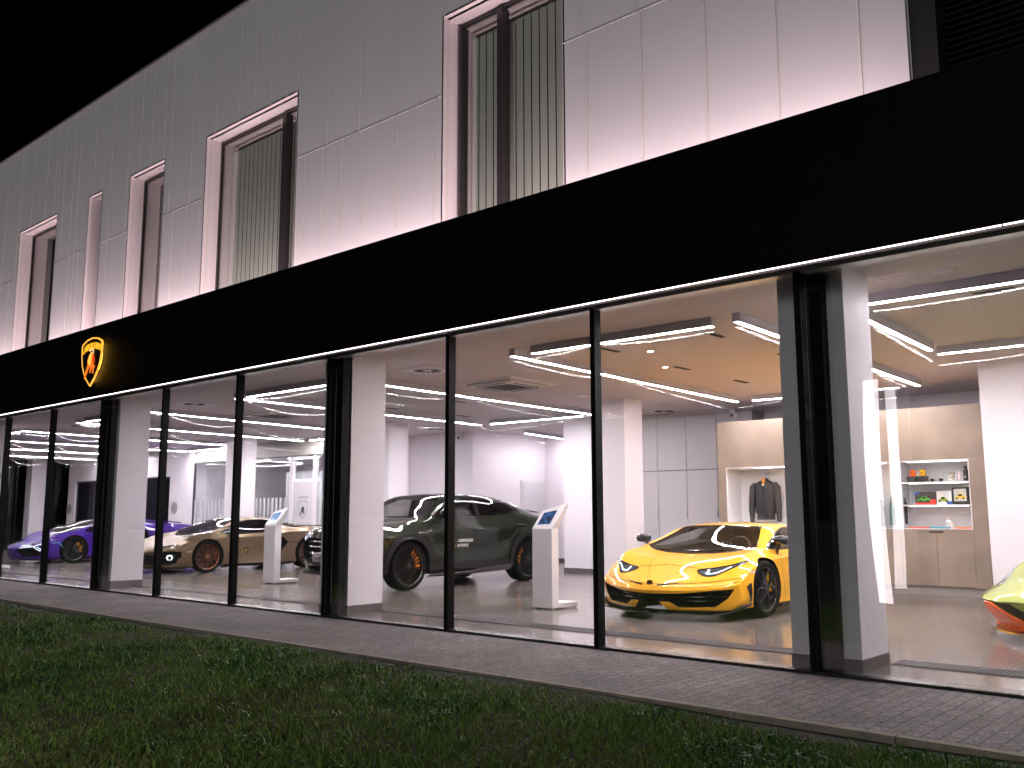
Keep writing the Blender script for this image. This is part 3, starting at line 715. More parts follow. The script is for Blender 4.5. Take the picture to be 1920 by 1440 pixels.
def hung(x,z,label,c,c2):
    t=thing('sweater',(x,8.22,z),label,'sweater','green garments in the lit niche')
    m=mat('knit'+str(c),c,.8,bump=(60,.4,.006)); m2=mat('knit'+str(c2),c2,.8)
    b=MB(); P=[]
    for zz,ww in ((0,.03),(-.02,.07),(-.07,.11),(-.2,.13),(-.38,.14),(-.5,.135)):
        P.append([(ww*math.cos(a),.09*math.sin(a)+.01*math.sin(zz*20+a*3),zz) for a in np.linspace(0,2*math.pi,25)])
    b.grid(P).build('body',m,t,smooth=60)
    MB().tube([(.09,-.04,-.06),(.125,-.06,-.2),(.13,-.06,-.48)],[.04,.045,.035],10).build('sleeve',m2,t,smooth=60)
    MB().tube([(0,0,0),(0,0,.07),(.02,0,.09)],.006,6).build('hook',M_steel,t)
hung(-5.36,1.56,'sage green sweater with dark sleeve hanging beside the shelves',(.10,.20,.17),(.02,.022,.03)); hung(-5.72,1.52,'dark teal garment hanging further left, partly behind the reflection',(.03,.06,.07),(.03,.05,.06))

# info kiosks
M_kw=mat('kiosk_white',(.76,.73,.75),.35,rnoise=(6,.05))
def screen_mat(name,c1,c2,s):
    m=bpy.data.materials.new(name); m.use_nodes=True; nt=m.node_tree; b=nt.nodes['Principled BSDF']
    tc=nt.nodes.new('ShaderNodeTexCoord'); n=nt.nodes.new('ShaderNodeTexNoise'); n.inputs['Scale'].default_value=s; n.inputs['Detail'].default_value=3
    nt.links.new(tc.outputs['Object'],n.inputs['Vector']); cr=nt.nodes.new('ShaderNodeValToRGB'); cr.color_ramp.elements[0].color=(*c1,1); cr.color_ramp.elements[1].color=(*c2,1)
    cr.color_ramp.elements[0].position=.4; cr.color_ramp.elements[1].position=.62
    nt.links.new(n.outputs['Fac'],cr.inputs[0]); nt.links.new(cr.outputs[0],b.inputs['Emission Color']); b.inputs['Emission Strength'].default_value=1.; b.inputs['Base Color'].default_value=(.02,.02,.02,1); b.inputs['Roughness'].default_value=.1
    return m
def kiosk(loc,label,scr):
    t=thing('info_kiosk',loc,label,'info kiosk','white info kiosks beside the cars')
    o=MB().box(0,.34,0,.14,.02,1.05).build('stem',M_kw,t); bevel_mesh(o.data,.004)
    # leaning head: slab with a slanted top edge
    q0=[(0,0,1.051),(.34,0,1.051),(.44,.20,1.385),(.06,.143,1.29)]
    nrm=Vector((0,.86,-.5))*.12
    V=[Vector(p) for p in q0]+[Vector(p)+nrm*(1 if i<2 else .35) for i,p in enumerate(q0)]
    V[4]=Vector((0,.14,1.051)); V[5]=Vector((.34,.14,1.051))
    o=MB().add(V,[(0,1,2,3),(7,6,5,4),(0,4,5,1),(1,5,6,2),(2,6,7,3),(3,7,4,0)]).build('head',M_kw,t); bevel_mesh(o.data,.004)
    def on(u,v): # bilinear on the head front
        a=Vector(q0[0]).lerp(Vector(q0[1]),u); b=Vector(q0[3]).lerp(Vector(q0[2]),u); p=a.lerp(b,v); return p+Vector((0,-.86,.5)).normalized()*.004
    MB().add([on(.16,.2),on(.78,.2),on(.74,.80),on(.16,.82)],[(0,1,2,3)]).build('screen',scr,t)
    o=MB().box(.0,.34,.141,.55,.02,.075).build('foot',M_kw,t); bevel_mesh(o.data,.004)
    b=MB()
    for x,y in ((.03,.03),(.31,.03),(.03,.52),(.31,.52)): b.lathe([(.018,0),(.018,.0199)],c=(x,y,0),n=12)
    b.build('glide',M_steel,t)
kiosk((-8.17,2.37,0),'white info kiosk with dark blue screen right beside the dark green off-roader',screen_mat('screen_navy',(.004,.012,.05),(.02,.13,.36),22))
kiosk((-14.87,2.62,0),'white info kiosk with bright blue screen in front of the bronze sports car',screen_mat('screen_blue',(.02,.14,.45),(.10,.38,.72),22))
kiosk((-24.0,.95,0),'white info kiosk at the far left edge in front of the purple car',screen_mat('screen_black',(.004,.004,.006),(.01,.012,.02),10))

# glazed office front
of=thing('office_partition',(0,8.0,0),'glazed office partition with white posts and frosted stripes behind the bronze car','partition')
fb=MB()
fb.box(-27.0,-18.56,-.03,.03,2.85,2.879).box(-27.,-18.56,-.03,.03,0,.05)
for xx in (-26.95,-23.86,-18.6): fb.box(xx-.03,xx+.03,-.03,.03,.05,2.85)
fb.build('frame',mat('office_frame',(.05,.05,.06),.4),of)
MB().box(-21.78,-21.64,-.05,.05,.0,2.85).box(-20.72,-20.59,-.05,.05,0,2.85).build('post',M_white,of)
MB().add([(-26.92,0,.05),(-21.78,0,.05),(-21.78,0,2.85),(-26.92,0,2.85)],[(0,1,2,3)]).add([(-20.59,0,.05),(-18.63,0,.05),(-18.63,0,2.85),(-20.59,0,2.85)],[(0,1,2,3)]).add([(-21.64,0,2.2),(-20.72,0,2.2),(-20.72,0,2.85),(-21.64,0,2.85)],[(0,1,2,3)]).build('pane',M_plain_glass,of)
st=MB()
for a,b in ((-26.9,-21.8),(-20.57,-18.65)):
    x=a
    while x<b: st.box(x,x+.11,-.006,-.003,.4,1.72); x+=.2
st.build('frosted_stripe',mat('frosted_film',(.50,.51,.54),.7),of)
d_=MB().box(-21.63,-20.73,-.02,.02,.02,2.16).build('door',mat('door_frosted',(.66,.65,.69),.4),of)
MB().box(-21.8,-20.5,-.04,-.021,2.16,2.2).build('glowing_transom',mat('transom',(.9,.9,.9),.4,emit=LED,estr=2.5),of)  # transom bar with a glow in its material
MB().tube([(-21.55,-.03,.9),(-21.55,-.06,.95),(-21.55,-.06,1.3),(-21.55,-.03,1.35)],.012).build('handle',M_steel,d_)
SHIELD=[(-.5,.30),(-.46,.36),(-.25,.44),(0,.47),(.25,.44),(.46,.36),(.5,.30),(.49,.1),(.44,-.12),(.34,-.30),(.2,-.46),(.0,-.62),(-.2,-.46),(-.34,-.30),(-.44,-.12),(-.49,.1)]
BULL=[(-.30,-.36),(-.22,-.20),(-.16,-.10),(-.17,.0),(-.10,.10),(-.02,.17),(.08,.15),(.14,.05),(.17,-.05),(.12,-.12),(.22,-.16),(.16,-.2),(.15,-.32),(.11,-.32),(.10,-.22),(.05,-.16),(.03,-.28),(-.03,-.30),(-.02,-.18),(-.07,-.16),(-.13,-.24),(-.20,-.33),(-.26,-.42)]
def shield_part(pts,s,origin,right,up,m,name,parent,off=0.,th=.004):
    r=Vector(right).normalized(); u=Vector(up).normalized(); n=r.cross(u); O=Vector(origin)
    k=len(pts); V=[O+r*a*s+u*b*s+n*off for a,b in pts]+[O+r*a*s+u*b*s+n*(off+th) for a,b in pts]
    F=[tuple(range(k))[::-1],tuple(range(k,2*k))]+[(i,(i+1)%k,k+(i+1)%k,k+i) for i in range(k)]
    return MB().add(V,F).build(name,m,parent)
def ring_part(pts,s,k2,origin,right,up,m,name,parent,off=0.,th=.004):
    r=Vector(right).normalized(); u=Vector(up).normalized(); n=r.cross(u); O=Vector(origin)
    k=len(pts); V=[]
    for sc_,o_ in ((1,off),(k2,off),(k2,off+th),(1,off+th)):
        V += [O+r*a*s*sc_+u*(b*sc_-(1-sc_)*.03)*s+n*o_ for a,b in pts]
    F=[]
    for q in range(4):
        q2=(q+1)%4
        F += [(q*k+i,q*k+(i+1)%k,q2*k+(i+1)%k,q2*k+i) for i in range(k)]
    return MB().add(V,F).build(name,m,parent)
M_etch=mat('etched_grey',(.30,.29,.32),.5)
ring_part(SHIELD,.46,.93,(-21.17,-.021,1.42),(1,0,0),(0,0,1),M_etch,'emblem_ring',d_,0.,.004)
shield_part(BULL,.46,(-21.17,-.021,1.40),(1,0,0),(0,0,1),mat('etched_dark',(.08,.08,.09),.5),'emblem_bull',d_,0.,.004)
text_at('emblem_text','LAMBORGHINI',.07,(-21.17,-.023,1.72),(1,0,0),(0,0,1),M_etch,d_,width=.42)
for x,lb in ((-36.0+.02,'grey round sign on white wall left of the dark sliding door'),(-28.15,'grey round sign on white wall right of the dark sliding door')):
    t=thing('round_sign',(x,7.999,1.48),lb,'sign','round signs beside the sliding door')
    MB().lathe([(0,-.02),(.19,-.02),(.2,-.015),(.2,0)],axis='y',n=32).build('disc',mat('disc_grey',(.28,.27,.29),.5),t,smooth=30)
    MB().lathe([(.17,-.0212),(.18,-.0212)],axis='y',n=32).build('ring',M_grayface,t)

# ================================================================== LIT SHIELD SIGN
sg=thing('shield_sign',(-15.5,-.40,3.86),'lit amber shield sign with red bull on the black fascia','sign')
M_amber=mat('amber_neon',(.9,.5,.05),.4,emit=(1.,.47,.06),estr=1.05); M_amber2=mat('amber_letters',(.9,.5,.05),.4,emit=(1.,.48,.02),estr=.85)
SO=(0,-.045,.0); sR,sU=(1,0,0),(0,0,1); S_=.77
shield_part(SHIELD,S_*.985,SO,sR,sU,mat('sign_black',(.006,.006,.006),.4),'backplate',sg,0,.02)
ring_part(SHIELD,S_,.94,SO,sR,sU,M_amber,'border',sg,0.,.026)
for i,ch in enumerate('LAMBORGHINI'):
    u=-.41+.082*i; v=.335-.45*u*u
    text_at('letter',ch,.15,(u*S_,-.069,v*S_-.06*S_),(1,0,-.55*u),(.55*u,0,1),M_amber2,sg,width=.045 if ch=='I' else .056,extrude=.003,bold=.004)
shield_part(BULL,S_,(SO[0],SO[1],SO[2]-.02),sR,sU,mat('bull_orange',(.7,.2,.02),.4,emit=(1.,.20,.02),estr=.75),'bull',sg,.021,.006)
shield_part([(-.15,-.02),(-.08,.11),(0,.17),(.06,.14),(.02,.0),(-.02,-.1),(-.08,-.12)],S_,(SO[0],SO[1],SO[2]-.02),sR,sU,mat('bull_gold',(.8,.5,.05),.4,emit=(1,.52,.08),estr=1.),'bull_gold_part',sg,.0272,.003)  # gold area of the bull, its own sign colour
shield_part([(.09,.14),(.14,.05),(.17,-.06),(.12,-.11),(.08,-.02),(.06,.08)],S_,(SO[0],SO[1],SO[2]-.02),sR,sU,mat('bull_red',(.7,.03,.01),.4,emit=(1,.04,.01),estr=.7),'bull_red_part',sg,.0272,.003)  # red area of the bull, its own sign colour
b=MB()
b.tube([(S_*x_,-.072,-.02+S_*z_) for x_,z_ in ((-.09,.2),(-.06,.235),(.02,.25),(.07,.235),(.05,.21),(-.03,.205),(-.08,.2))],.009,6)
b.tube([(S_*x_,-.072,-.02+S_*z_) for x_,z_ in ((.08,.235),(.1,.17),(.09,.12))],.008,6)
b.build('tail',mat('tail_gold',(.8,.55,.2),.4,emit=(1,.6,.25),estr=.9),sg)
b=MB(); pts=[(S_*.80*a,-.022,-.01+S_*.80*c) for a,c in SHIELD]; b.tube(pts+[pts[0]],.009,6); b.build('halo_tube',mat('halo_amber',(.9,.5,.05),.4,emit=(1,.5,.06),estr=12.),sg)

# lit totem beside the camera (what the right pane reflects)
to=thing('sign_totem',(-4.80,-6.2,0),'tall white lit totem sign standing on the lawn, seen only mirrored in the glass','sign')
MB().box(-.085,.085,-.06,.06,.10,3.1).build('light_box',mat('totem_white',(.8,.8,.8),.4,emit=(1,.90,.93),estr=5.5),to)
MB().box(.09,.27,-.05,.05,.05,3.1).build('panel',mat('totem_panel',(.35,.38,.38),.4),to)
MB().box(-.12,.3,-.12,.12,-.05,.05).build('base',M_black,to)
# ================================================================== CARS
# car space: origin on the floor under the front axle, nose towards -y, left side towards +x
def pchip(P):
    """P (n,2) through-points -> list of cubic pieces evaluated by caller (shape preserving)"""
    P=np.asarray(P,float); n=len(P)
    d=P[1:]-P[:-1]; m=np.zeros_like(P)
    for i in range(1,n-1):
        a,b=d[i-1],d[i]; s=(a*b>0)
        with np.errstate(divide='ignore',invalid='ignore'): hm=2*a*b/(a+b)
        m[i]=np.where(s,hm,0)
    m[0]=np.where(n>2,(3*d[0]-m[1])/2,d[0]) if n>2 else d[0]
    m[-1]=(3*d[-1]-m[-2])/2 if n>2 else d[-1]
    for e,dd in ((0,d[0]),(-1,d[-1])):
        m[e]=np.where(m[e]*dd<=0,0,m[e]); m[e]=np.where(np.abs(m[e])>3*np.abs(dd),3*dd,m[e])
    return P,m
def hermite(P,m,nsub):
    out=[]
    for i in range(len(P)-1):
        for k in range(nsub):
            t=k/nsub; h=(2*t**3-3*t**2+1,t**3-2*t**2+t,-2*t**3+3*t**2,t**3-t**2)
            out.append(h[0]*P[i]+h[1]*m[i]+h[2]*P[i+1]+h[3]*m[i+1])
    out.append(P[-1]); return np.array(out)
def section(pts,sharp,nsub):
    """half section 8 points -> dense curve, split at sharp indices, flat across the centre line"""
    res=[]; cuts=[0]+sorted(sharp)+[len(pts)-1]
    for a,b in zip(cuts[:-1],cuts[1:]):
        seg=[pts[i] for i in range(a,b+1)]; lead=0
        if a==0: seg=[(-pts[1][0],pts[1][1])]+seg; lead=1
        tail=0
        if b==len(pts)-1: seg=seg+[(-pts[-2][0],pts[-2][1])]; tail=1
        P,m=pchip(seg); D=hermite(P,m,nsub)
        D=D[lead*nsub:len(D)-tail*nsub]
        res += list(D if not res else D[1:])
    return np.array(res)
def interp_s(S,vals,dense):
    """shape preserving interpolation of vals (n,k) at stations S to dense"""
    S=np.asarray(S,float); V=np.asarray(vals,float); h=S[1:]-S[:-1]; d=(V[1:]-V[:-1])/h[:,None]
    m=np.zeros_like(V)
    for i in range(1,len(S)-1):
        a,b=d[i-1],d[i]; w1=2*h[i]+h[i-1]; w2=h[i]+2*h[i-1]
        with np.errstate(divide='ignore',invalid='ignore'): m[i]=np.where(a*b>0,(w1+w2)/(w1/a+w2/b),0)
    m[0]=d[0]; m[-1]=d[-1]
    out=[]
    for s in dense:
        i=min(max(np.searchsorted(S,s,side='right')-1,0),len(S)-2); t=(s-S[i])/h[i]
        out.append((2*t**3-3*t**2+1)*V[i]+(t**3-2*t**2+t)*h[i]*m[i]+(-2*t**3+3*t**2)*V[i+1]+(t**3-t**2)*h[i]*m[i+1])
    return np.array(out)
def loft_body(stations,sharp,nsub=5,ds=.07):
    S=[s[0] for s in stations]; N=len(stations[0][2])
    flat=[[c for p in s[2] for c in p]+[s[1]] for s in stations]
    dense=[]
    for a,b in zip(S[:-1],S[1:]):
        k=max(4,int(round((b-a)/ds))); dense += [a+(b-a)*i/k for i in range(k)]
    dense.append(S[-1])
    V=interp_s(S,flat,dense); rings=[]
    for s,row in zip(dense,V):
        pts=[(row[2*i],row[2*i+1]) for i in range(N)]; sw=row[-1]
        D=section(pts,sharp,nsub)
        rings.append([(x,s+sw*x*x,z) for x,z in D])
    M=len(rings[0])
    for r in (rings[0],rings[-1]):        # close nose and tail along one line
        for k in range(M//2): r[M-1-k]=r[k]
        if M%2==0: pass
    bm=bmesh.new(); vv=[]
    for r in rings:
        full=[bm.verts.new(p) for p in r]
        mir=[bm.verts.new((-p[0],p[1],p[2])) for p in r[1:-1][::-1]]
        vv.append(full+mir)
    n=len(vv[0])
    for i in range(len(vv)-1):
        for j in range(n): bm.faces.new((vv[i][j],vv[i][(j+1)%n],vv[i+1][(j+1)%n],vv[i+1][j]))
    bmesh.ops.remove_doubles(bm,verts=bm.verts,dist=2e-5)
    bmesh.ops.dissolve_degenerate(bm,edges=bm.edges,dist=1e-6)
    bmesh.ops.recalc_face_normals(bm,faces=bm.faces)
    return bm

class Car:
    def __init__(s,name,loc,label,cat,stations,sharp,paint,half):
        s.root=thing(name,loc,label,cat); s.half=half; s.paint=paint
        s.bm=loft_body(stations,sharp); s.bvh=BVHTree.FromBMesh(s.bm)
        s.cuts=[]
    # --- cutting
    def cut(s,poly,view,d0,d1,m=None):
        ax={'F':'y','T':'z','S':'x'}[view]
        s.cuts.append((MB().prism(poly,ax,d0,d1),m or M_dark))
    def cut_mesh(s,mb,m=None): s.cuts.append((mb,m or M_dark))
    def finish(s,deg=32):
        me=bpy.data.meshes.new('body'); s.bm.to_mesh(me); me.materials.append(s.paint); me.materials.append(M_dark)
        o=link('body',me,None)
        tmp=[]
        for i,(mb,m) in enumerate(s.cuts):
            cm=mb.mesh('cutter',[m]); c=link('cutter',cm); tmp.append(c)
            md=o.modifiers.new('b%d'%i,'BOOLEAN'); md.operation='DIFFERENCE'; md.object=c; md.solver='EXACT'
            md.material_mode='TRANSFER'
        dg=bpy.context.evaluated_depsgraph_get(); dg.update()
        nm=bpy.data.meshes.new_from_object(o.evaluated_get(dg))
        shade(nm,deg); nm.name='body'
        o.modifiers.clear(); o.data=nm
        for c in tmp: bpy.data.objects.remove(c)
        o.parent=s.root; s.body=o
        return o
    # --- draping
    def hit(s,view,a,b,off=0.,side=1):
        if view=='F': o,d=Vector((a,-6,b)),Vector((0,1,0))
        elif view=='T': o,d=Vector((a,b,5)),Vector((0,0,-1))
        else: o,d=Vector((side*6,a,b)),Vector((-side,0,0))
        h,n,i,_=s.bvh.ray_cast(o,d)
        if h is None: return None
        if n.dot(d)>0: n=-n
        return h+n*off
    def drape(s,name,view,A,Bl,m,nu=14,nv=5,off=.003,side=1,parent=None,thick=0.,build=True):
        def rs(L,n):
            L=[Vector(p) for p in L]; d=[0]
            for p,q in zip(L[:-1],L[1:]): d.append(d[-1]+(q-p).length)
            out=[]
            for k in range(n+1):
                t=d[-1]*k/n; i=0
                while i<len(L)-2 and d[i+1]<t: i+=1
                out.append(L[i].lerp(L[i+1],(t-d[i])/max(1e-9,d[i+1]-d[i])))
            return out
        A,Bl=rs(A,nu),rs(Bl,nu)
        P=[[s.hit(view,*a.lerp(b,j/nv),off,side) for j in range(nv+1)] for a,b in zip(A,Bl)]
        mb=MB().grid(P)
        if thick:
            P2=[[s.hit(view,*a.lerp(b,j/nv),off+thick,side) for j in range(nv+1)] for a,b in zip(A,Bl)]
            mb=MB().grid(P2)
            rim=[(i,0) for i in range(nu+1)]+[(nu,j) for j in range(1,nv+1)]+[(i,nv) for i in range(nu-1,-1,-1)]+[(0,j) for j in range(nv-1,0,-1)]
            for (i,j),(k,l) in zip(rim,rim[1:]+rim[:1]):
                q=[P[i][j],P[k][l],P2[k][l],P2[i][j]]
                if all(x is not None for x in q): mb.add(q,[(0,1,2,3)])
        if not mb.f: return None
        return mb.build(name,m,parent or s.root,smooth=40) if build else mb
    def both(s,name,A,Bl,m,**k):
        """side view patch on both flanks"""
        return [s.drape(name,'S',A,Bl,m,side=sd,**k) for sd in (1,-1)]
    def frontboth(s,name,A,Bl,m,view='F',**k):
        s.drape(name,view,A,Bl,m,**k); s.drape(name,view,[(-a,b) for a,b in A],[(-a,b) for a,b in Bl],m,**k)
    def line(s,view,pts,w,m,name='shut_line',off=.002,side=1,nu=24,parent=None):
        """thin strip following a polyline on the surface"""
        L=[Vector(p) for p in pts]; A=[];Bq=[]
        for i,p in enumerate(L):
            t=(L[min(i+1,len(L)-1)]-L[max(i-1,0)]).normalized(); n=Vector((-t.y,t.x))*w/2
            A.append(p+n); Bq.append(p-n)
        return s.drape(name,view,[tuple(p) for p in A],[tuple(p) for p in Bq],m,nu=nu,nv=1,off=off,side=side,parent=parent)
    def arch(s,yc,zc,r,depth=.42):
        for sd in (1,-1):
            mb=MB().lathe([(0,sd*(s.half-depth)),(r,sd*(s.half-depth)),(r,sd*1.6),(0,sd*1.6)],axis='x',c=(0,yc,zc),n=64)
            bm=None
            s.cut_mesh(mb)
    # --- wheels
    def wheels(s,spec):
        for (yc,r,wdt,rimr,m_rim,cal,style) in spec:
            first=None
            for sd in (1,-1):
                xo=s.half-.018
                if first is None:
                    wh=make_wheel(r,wdt,rimr,m_rim,cal,style,front=(yc==0)); first=wh
                else:
                    wh=copy_tree(first)
                wh.parent=s.root; wh.location=(sd*xo,yc,r); wh.rotation_euler=(0,0,0 if sd==1 else R(180))
                if sd==-1:
                    for c in wh.children:
                        if c.name.startswith('brake_caliper'): c.rotation_euler=(R(0),0,0); c.scale=(1,-1,1)
M_tyre=mat('tyre_rubber',(.007,.0068,.0068),.8,spec=.12,bump=(90,.15,.002))
M_disc=mat('brake_disc',(.05,.048,.047),.4,metal=.7)
M_hub=mat('wheel_inner',(.012,.012,.012),.6)
def make_wheel(r,wdt,rimr,m_rim,cal,style,front=True):
    """outer face at x=0, inside towards -x"""
    hub=MB().lathe([(0,-.17),(rimr*.92,-.17),(rimr*.96,-.16),(rimr*.96,-.05),(rimr*.94,-.05),(rimr*.94,-.155),(0,-.155)],axis='x',n=48).build('wheel',M_hub,smooth=40)
    prof=[]
    q=[(rimr*.985,-.012),(rimr*1.0,-.004),(rimr+(r-rimr)*.35,.004),(rimr+(r-rimr)*.7,.0),(r-.018,-.012),(r-.004,-.03),(r,-.055),(r,-wdt+.055),(r-.004,-wdt+.03),(r-.018,-wdt+.012),(rimr+(r-rimr)*.5,-wdt),(rimr*.985,-wdt+.01)]
    MB().lathe(q,axis='x',n=72,closed=True).build('tyre',M_tyre,hub,smooth=45)
    MB().lathe([(.05,-.125),(rimr*.86,-.125),(rimr*.86,-.105),(.05,-.105)],axis='x',n=48,closed=True).build('brake_disc',M_disc,hub,smooth=40)
    # caliper: arc block
    cm=mat('caliper_%s'%str(cal),cal,.3,coat=.5)
    b=MB(); r1,r2=rimr*.60,rimr*.90; aa=[R(a) for a in np.linspace(-38,38,10)]
    off=R(25) if front else R(160)
    P=[]
    for x_ in (-.135,-.062):
        for rr_ in (r1,r2): P.append([(x_,rr_*math.cos(a+off),rr_*math.sin(a+off)) for a in aa])
    n=len(aa)
    for (i,j) in ((0,1),(1,3),(3,2),(2,0)): b.grid([P[i],P[j]])
    for k in (0,n-1): b.add([P[0][k],P[1][k],P[3][k],P[2][k]],[(0,1,2,3)])
    b.build('brake_caliper',cm,hub,smooth=40)
    # rim
    b=MB()
    b.lathe([(rimr*.93,-.045),(rimr*.95,-.016),(rimr*.985,-.008),(rimr*1.01,-.006),(rimr*1.015,-.02),(rimr*.985,-.03),(rimr*.96,-.055),(rimr*.93,-.055)],axis='x',n=64,closed=True)
    hubr=.048
    def spoke(a0,rA,a1,rB,wA,wB,xA,xB,th=.022):
        pA=Vector((xA,rA*math.cos(a0),rA*math.sin(a0))); pB=Vector((xB,rB*math.cos(a1),rB*math.sin(a1)))
        t=(pB-pA).normalized(); sN=t.cross(Vector((1,0,0))).normalized()
        X=Vector((th,0,0))
        V=[pA+sN*wA-X,pA-sN*wA-X,pA-sN*wA*.55,pA+sN*wA*.55,pB+sN*wB-X,pB-sN*wB-X,pB-sN*wB*.55,pB+sN*wB*.55]
        b.add(V,[(0,1,2,3),(7,6,5,4),(0,4,5,1),(1,5,6,2),(2,6,7,3),(3,7,4,0)])
    if style=='y5':      # five Y spokes
        for k in range(5):
            a=2*math.pi*k/5+.35
            spoke(a,hubr*.8,a,rimr*.52,.026,.019,-.018,-.026,.03)
            for s_ in (-1,1):
                spoke(a,rimr*.48,a+s_*.36,rimr*.97,.015,.012,-.026,-.018,.026)
                spoke(a+s_*.23,rimr*.74,a+s_*.60,rimr*.95,.009,.008,-.03,-.022,.02)
    elif style=='multi': # ten double spokes
        for k in range(11):
            a=2*math.pi*k/11
            for s_ in (-1,1):
                spoke(a+s_*.04,hubr*.9,a+s_*.15,rimr*.97,.011,.010,-.022,-.016,.024)
            spoke(a+.12,rimr*.6,a+.29,rimr*.95,.006,.006,-.03,-.02,.016)
    else:                # fine crossed mesh
        for k in range(10):
            a=2*math.pi*k/10
            for s_ in (-1,1):
                spoke(a,hubr*.8,a+s_*.20,rimr*.60,.0060,.0045,-.012,-.026,.02)
                spoke(a+s_*.20,rimr*.60,a-s_*.12+s_*.314,rimr*.96,.0046,.0042,-.026,-.016,.018)
                spoke(a+s_*.20,rimr*.60,a+s_*.44,rimr*.96,.0046,.0042,-.026,-.016,.018)
    b.lathe([(0,-.006),(hubr*.6,-.006),(hubr*.95,-.014),(hubr,-.05)],axis='x',n=24)
    for k in range(5):
        a=2*math.pi*k/5+.2; b.lathe([(0,-.002),(.007,-.003),(.008,-.014)],axis='x',c=(0,.033*math.cos(a),.033*math.sin(a)),n=8)
    b.build('rim',m_rim,hub,smooth=35)
    return hub

M_carglass=glass_mat('car_glass',(.86,.87,.86),1.,.0)
M_tint=glass_mat('tinted_glass',(.10,.10,.115),1.,.01)
M_trim=mat('gloss_black',(.008,.008,.009),.12,coat=.6)
M_mtrim=mat('matt_trim',(.018,.016,.018),.55,spec=.2,rnoise=(12,.1))
M_gap2=mat('shut_gap',(.004,.004,.004),.8)
M_chrome=mat('silver_trim',(.62,.62,.63),.18,metal=1.)
M_drl=mat('daylight_lamp',(.9,.9,.9),.3,emit=(.72,.92,1.),estr=1.7)
M_lampin=mat('lamp_inner',(.24,.29,.36),.18,metal=.7)
M_lens=glass_mat('lamp_lens',(.75,.80,.85),1.2,.03)
M_seat=mat('seat_dark',(.03,.026,.026),.6); M_seatred=mat('seat_rust',(.16,.045,.022),.55)
M_mesh=mat('mesh_grille',(.012,.012,.012),.4)
M_gold=mat('badge_gold',(.75,.50,.16),.25,metal=1.)
M_lit=mat('lettering_white',(.82,.80,.80),.5)
def small_badge(car,origin,right,up,s,parent=None):
    o=shield_part(SHIELD,s,origin,right,up,mat('badge_black',(.01,.01,.01),.3),'badge',parent or car.root,.002,.003)
    ring_part(SHIELD,s,.86,origin,right,up,M_gold,'ring',o,.0,.008)
    shield_part(BULL,s,origin,right,up,M_gold,'bull',o,.0055,.003)
    return o
def interior(car,zf,zdash,y0,y1,xw,seatm,wheel_y,zseat,ztop):
    p=car.root
    MB().prism([(y0,zf),(y0+.42,zf),(y0+.30,zdash-.03),(y0+.02,zdash)],'x',-xw,xw).build('dashboard',M_seat,p)
    for sx in (-1,1):
        b=MB(); yb=wheel_y+.74
        rows=[]
        for zz,hw,dy,dp in ((zf,.22,0,.12),(zseat,.24,.03,.13),((zseat+ztop)/2,.23,.09,.11),(ztop-.16,.19,.15,.09),(ztop-.12,.11,.165,.08),(ztop-.03,.12,.18,.09),(ztop,.08,.19,.06)):
            rows.append([(sx*.36+hw*math.copysign(abs(math.cos(a))**.6,math.cos(a)),yb+dy+dp*.6*math.sin(a),zz) for a in np.linspace(0,2*math.pi,21)])
        b.grid(rows); b.add([rows[-1][k] for k in range(20)],[tuple(range(20))]); b.build('seat',seatm,p,smooth=50)
    b=MB(); c=Vector((.36,wheel_y,zdash+.02)); t_=Vector((0,.4,1)).normalized(); s_=Vector((1,0,0))
    pts=[c+(s_*math.cos(a)+t_*math.sin(a))*.175 for a in np.linspace(0,2*math.pi,25)]
    b.tube(pts,.015,8,cap=False); b.tube([c-s_*.17,c+s_*.17],.012,6); b.tube([c,c-t_*.17],.012,6); b.build('steering_wheel',M_seat,p,smooth=60)

def mirror(car,base,tip,w=.20,h=.11,d=.10,mats=None):
    """arm from base to tip, housing beyond the tip; both sides"""
    for sd in (1,-1):
        b=MB(); B0=Vector((base[0]*sd,base[1],base[2])); T0=Vector((tip[0]*sd,tip[1],tip[2]))
        b.tube([B0,(B0+T0)/2+Vector((0,0,.012)),T0],[.026,.02,.024],8)
        rows=[]
        for u,k in ((-.5,.45),(-.42,.85),(-.1,1.),(.3,.92),(.46,.6),(.5,.3)):
            cx_=T0.x+sd*(u*w+w*.15)
            rows.append([(cx_,T0.y+d*.5*k*math.cos(a)-(.04 if math.cos(a)<0 else 0)*k,T0.z+h*.5*k*math.sin(a)+h*.25) for a in np.linspace(0,2*math.pi,17)])
        b.grid(rows); b.add(rows[0][:-1],[tuple(range(16))]); b.add(rows[-1][:-1],[tuple(range(16))])
        b.build('mirror',mats or M_trim,car.root,smooth=50)

def splitter(car,y0,sweep,z,halfw,m,ext=.04,th=.018,name='splitter',up=0.):
    xs=np.linspace(-halfw,halfw,31); P=[]
    rows=[[],[],[],[]]
    for x in xs:
        k=max(0,(abs(x)-halfw*.8)/(halfw*.2)); zz=z+up*k*k
        yo=y0-ext+sweep*x*x; yi=yo+.30
        rows[0].append((x,yo,zz)); rows[1].append((x,yo+.004,zz+th)); rows[2].append((x,yi,zz+th+.01)); rows[3].append((x,yi,zz))
    b=MB().grid(rows+[rows[0]]); b.add([r[0] for r in rows],[(0,1,2,3)]); b.add([r[-1] for r in rows],[(0,1,2,3)])
    return b.build(name,m,car.root,smooth=30)

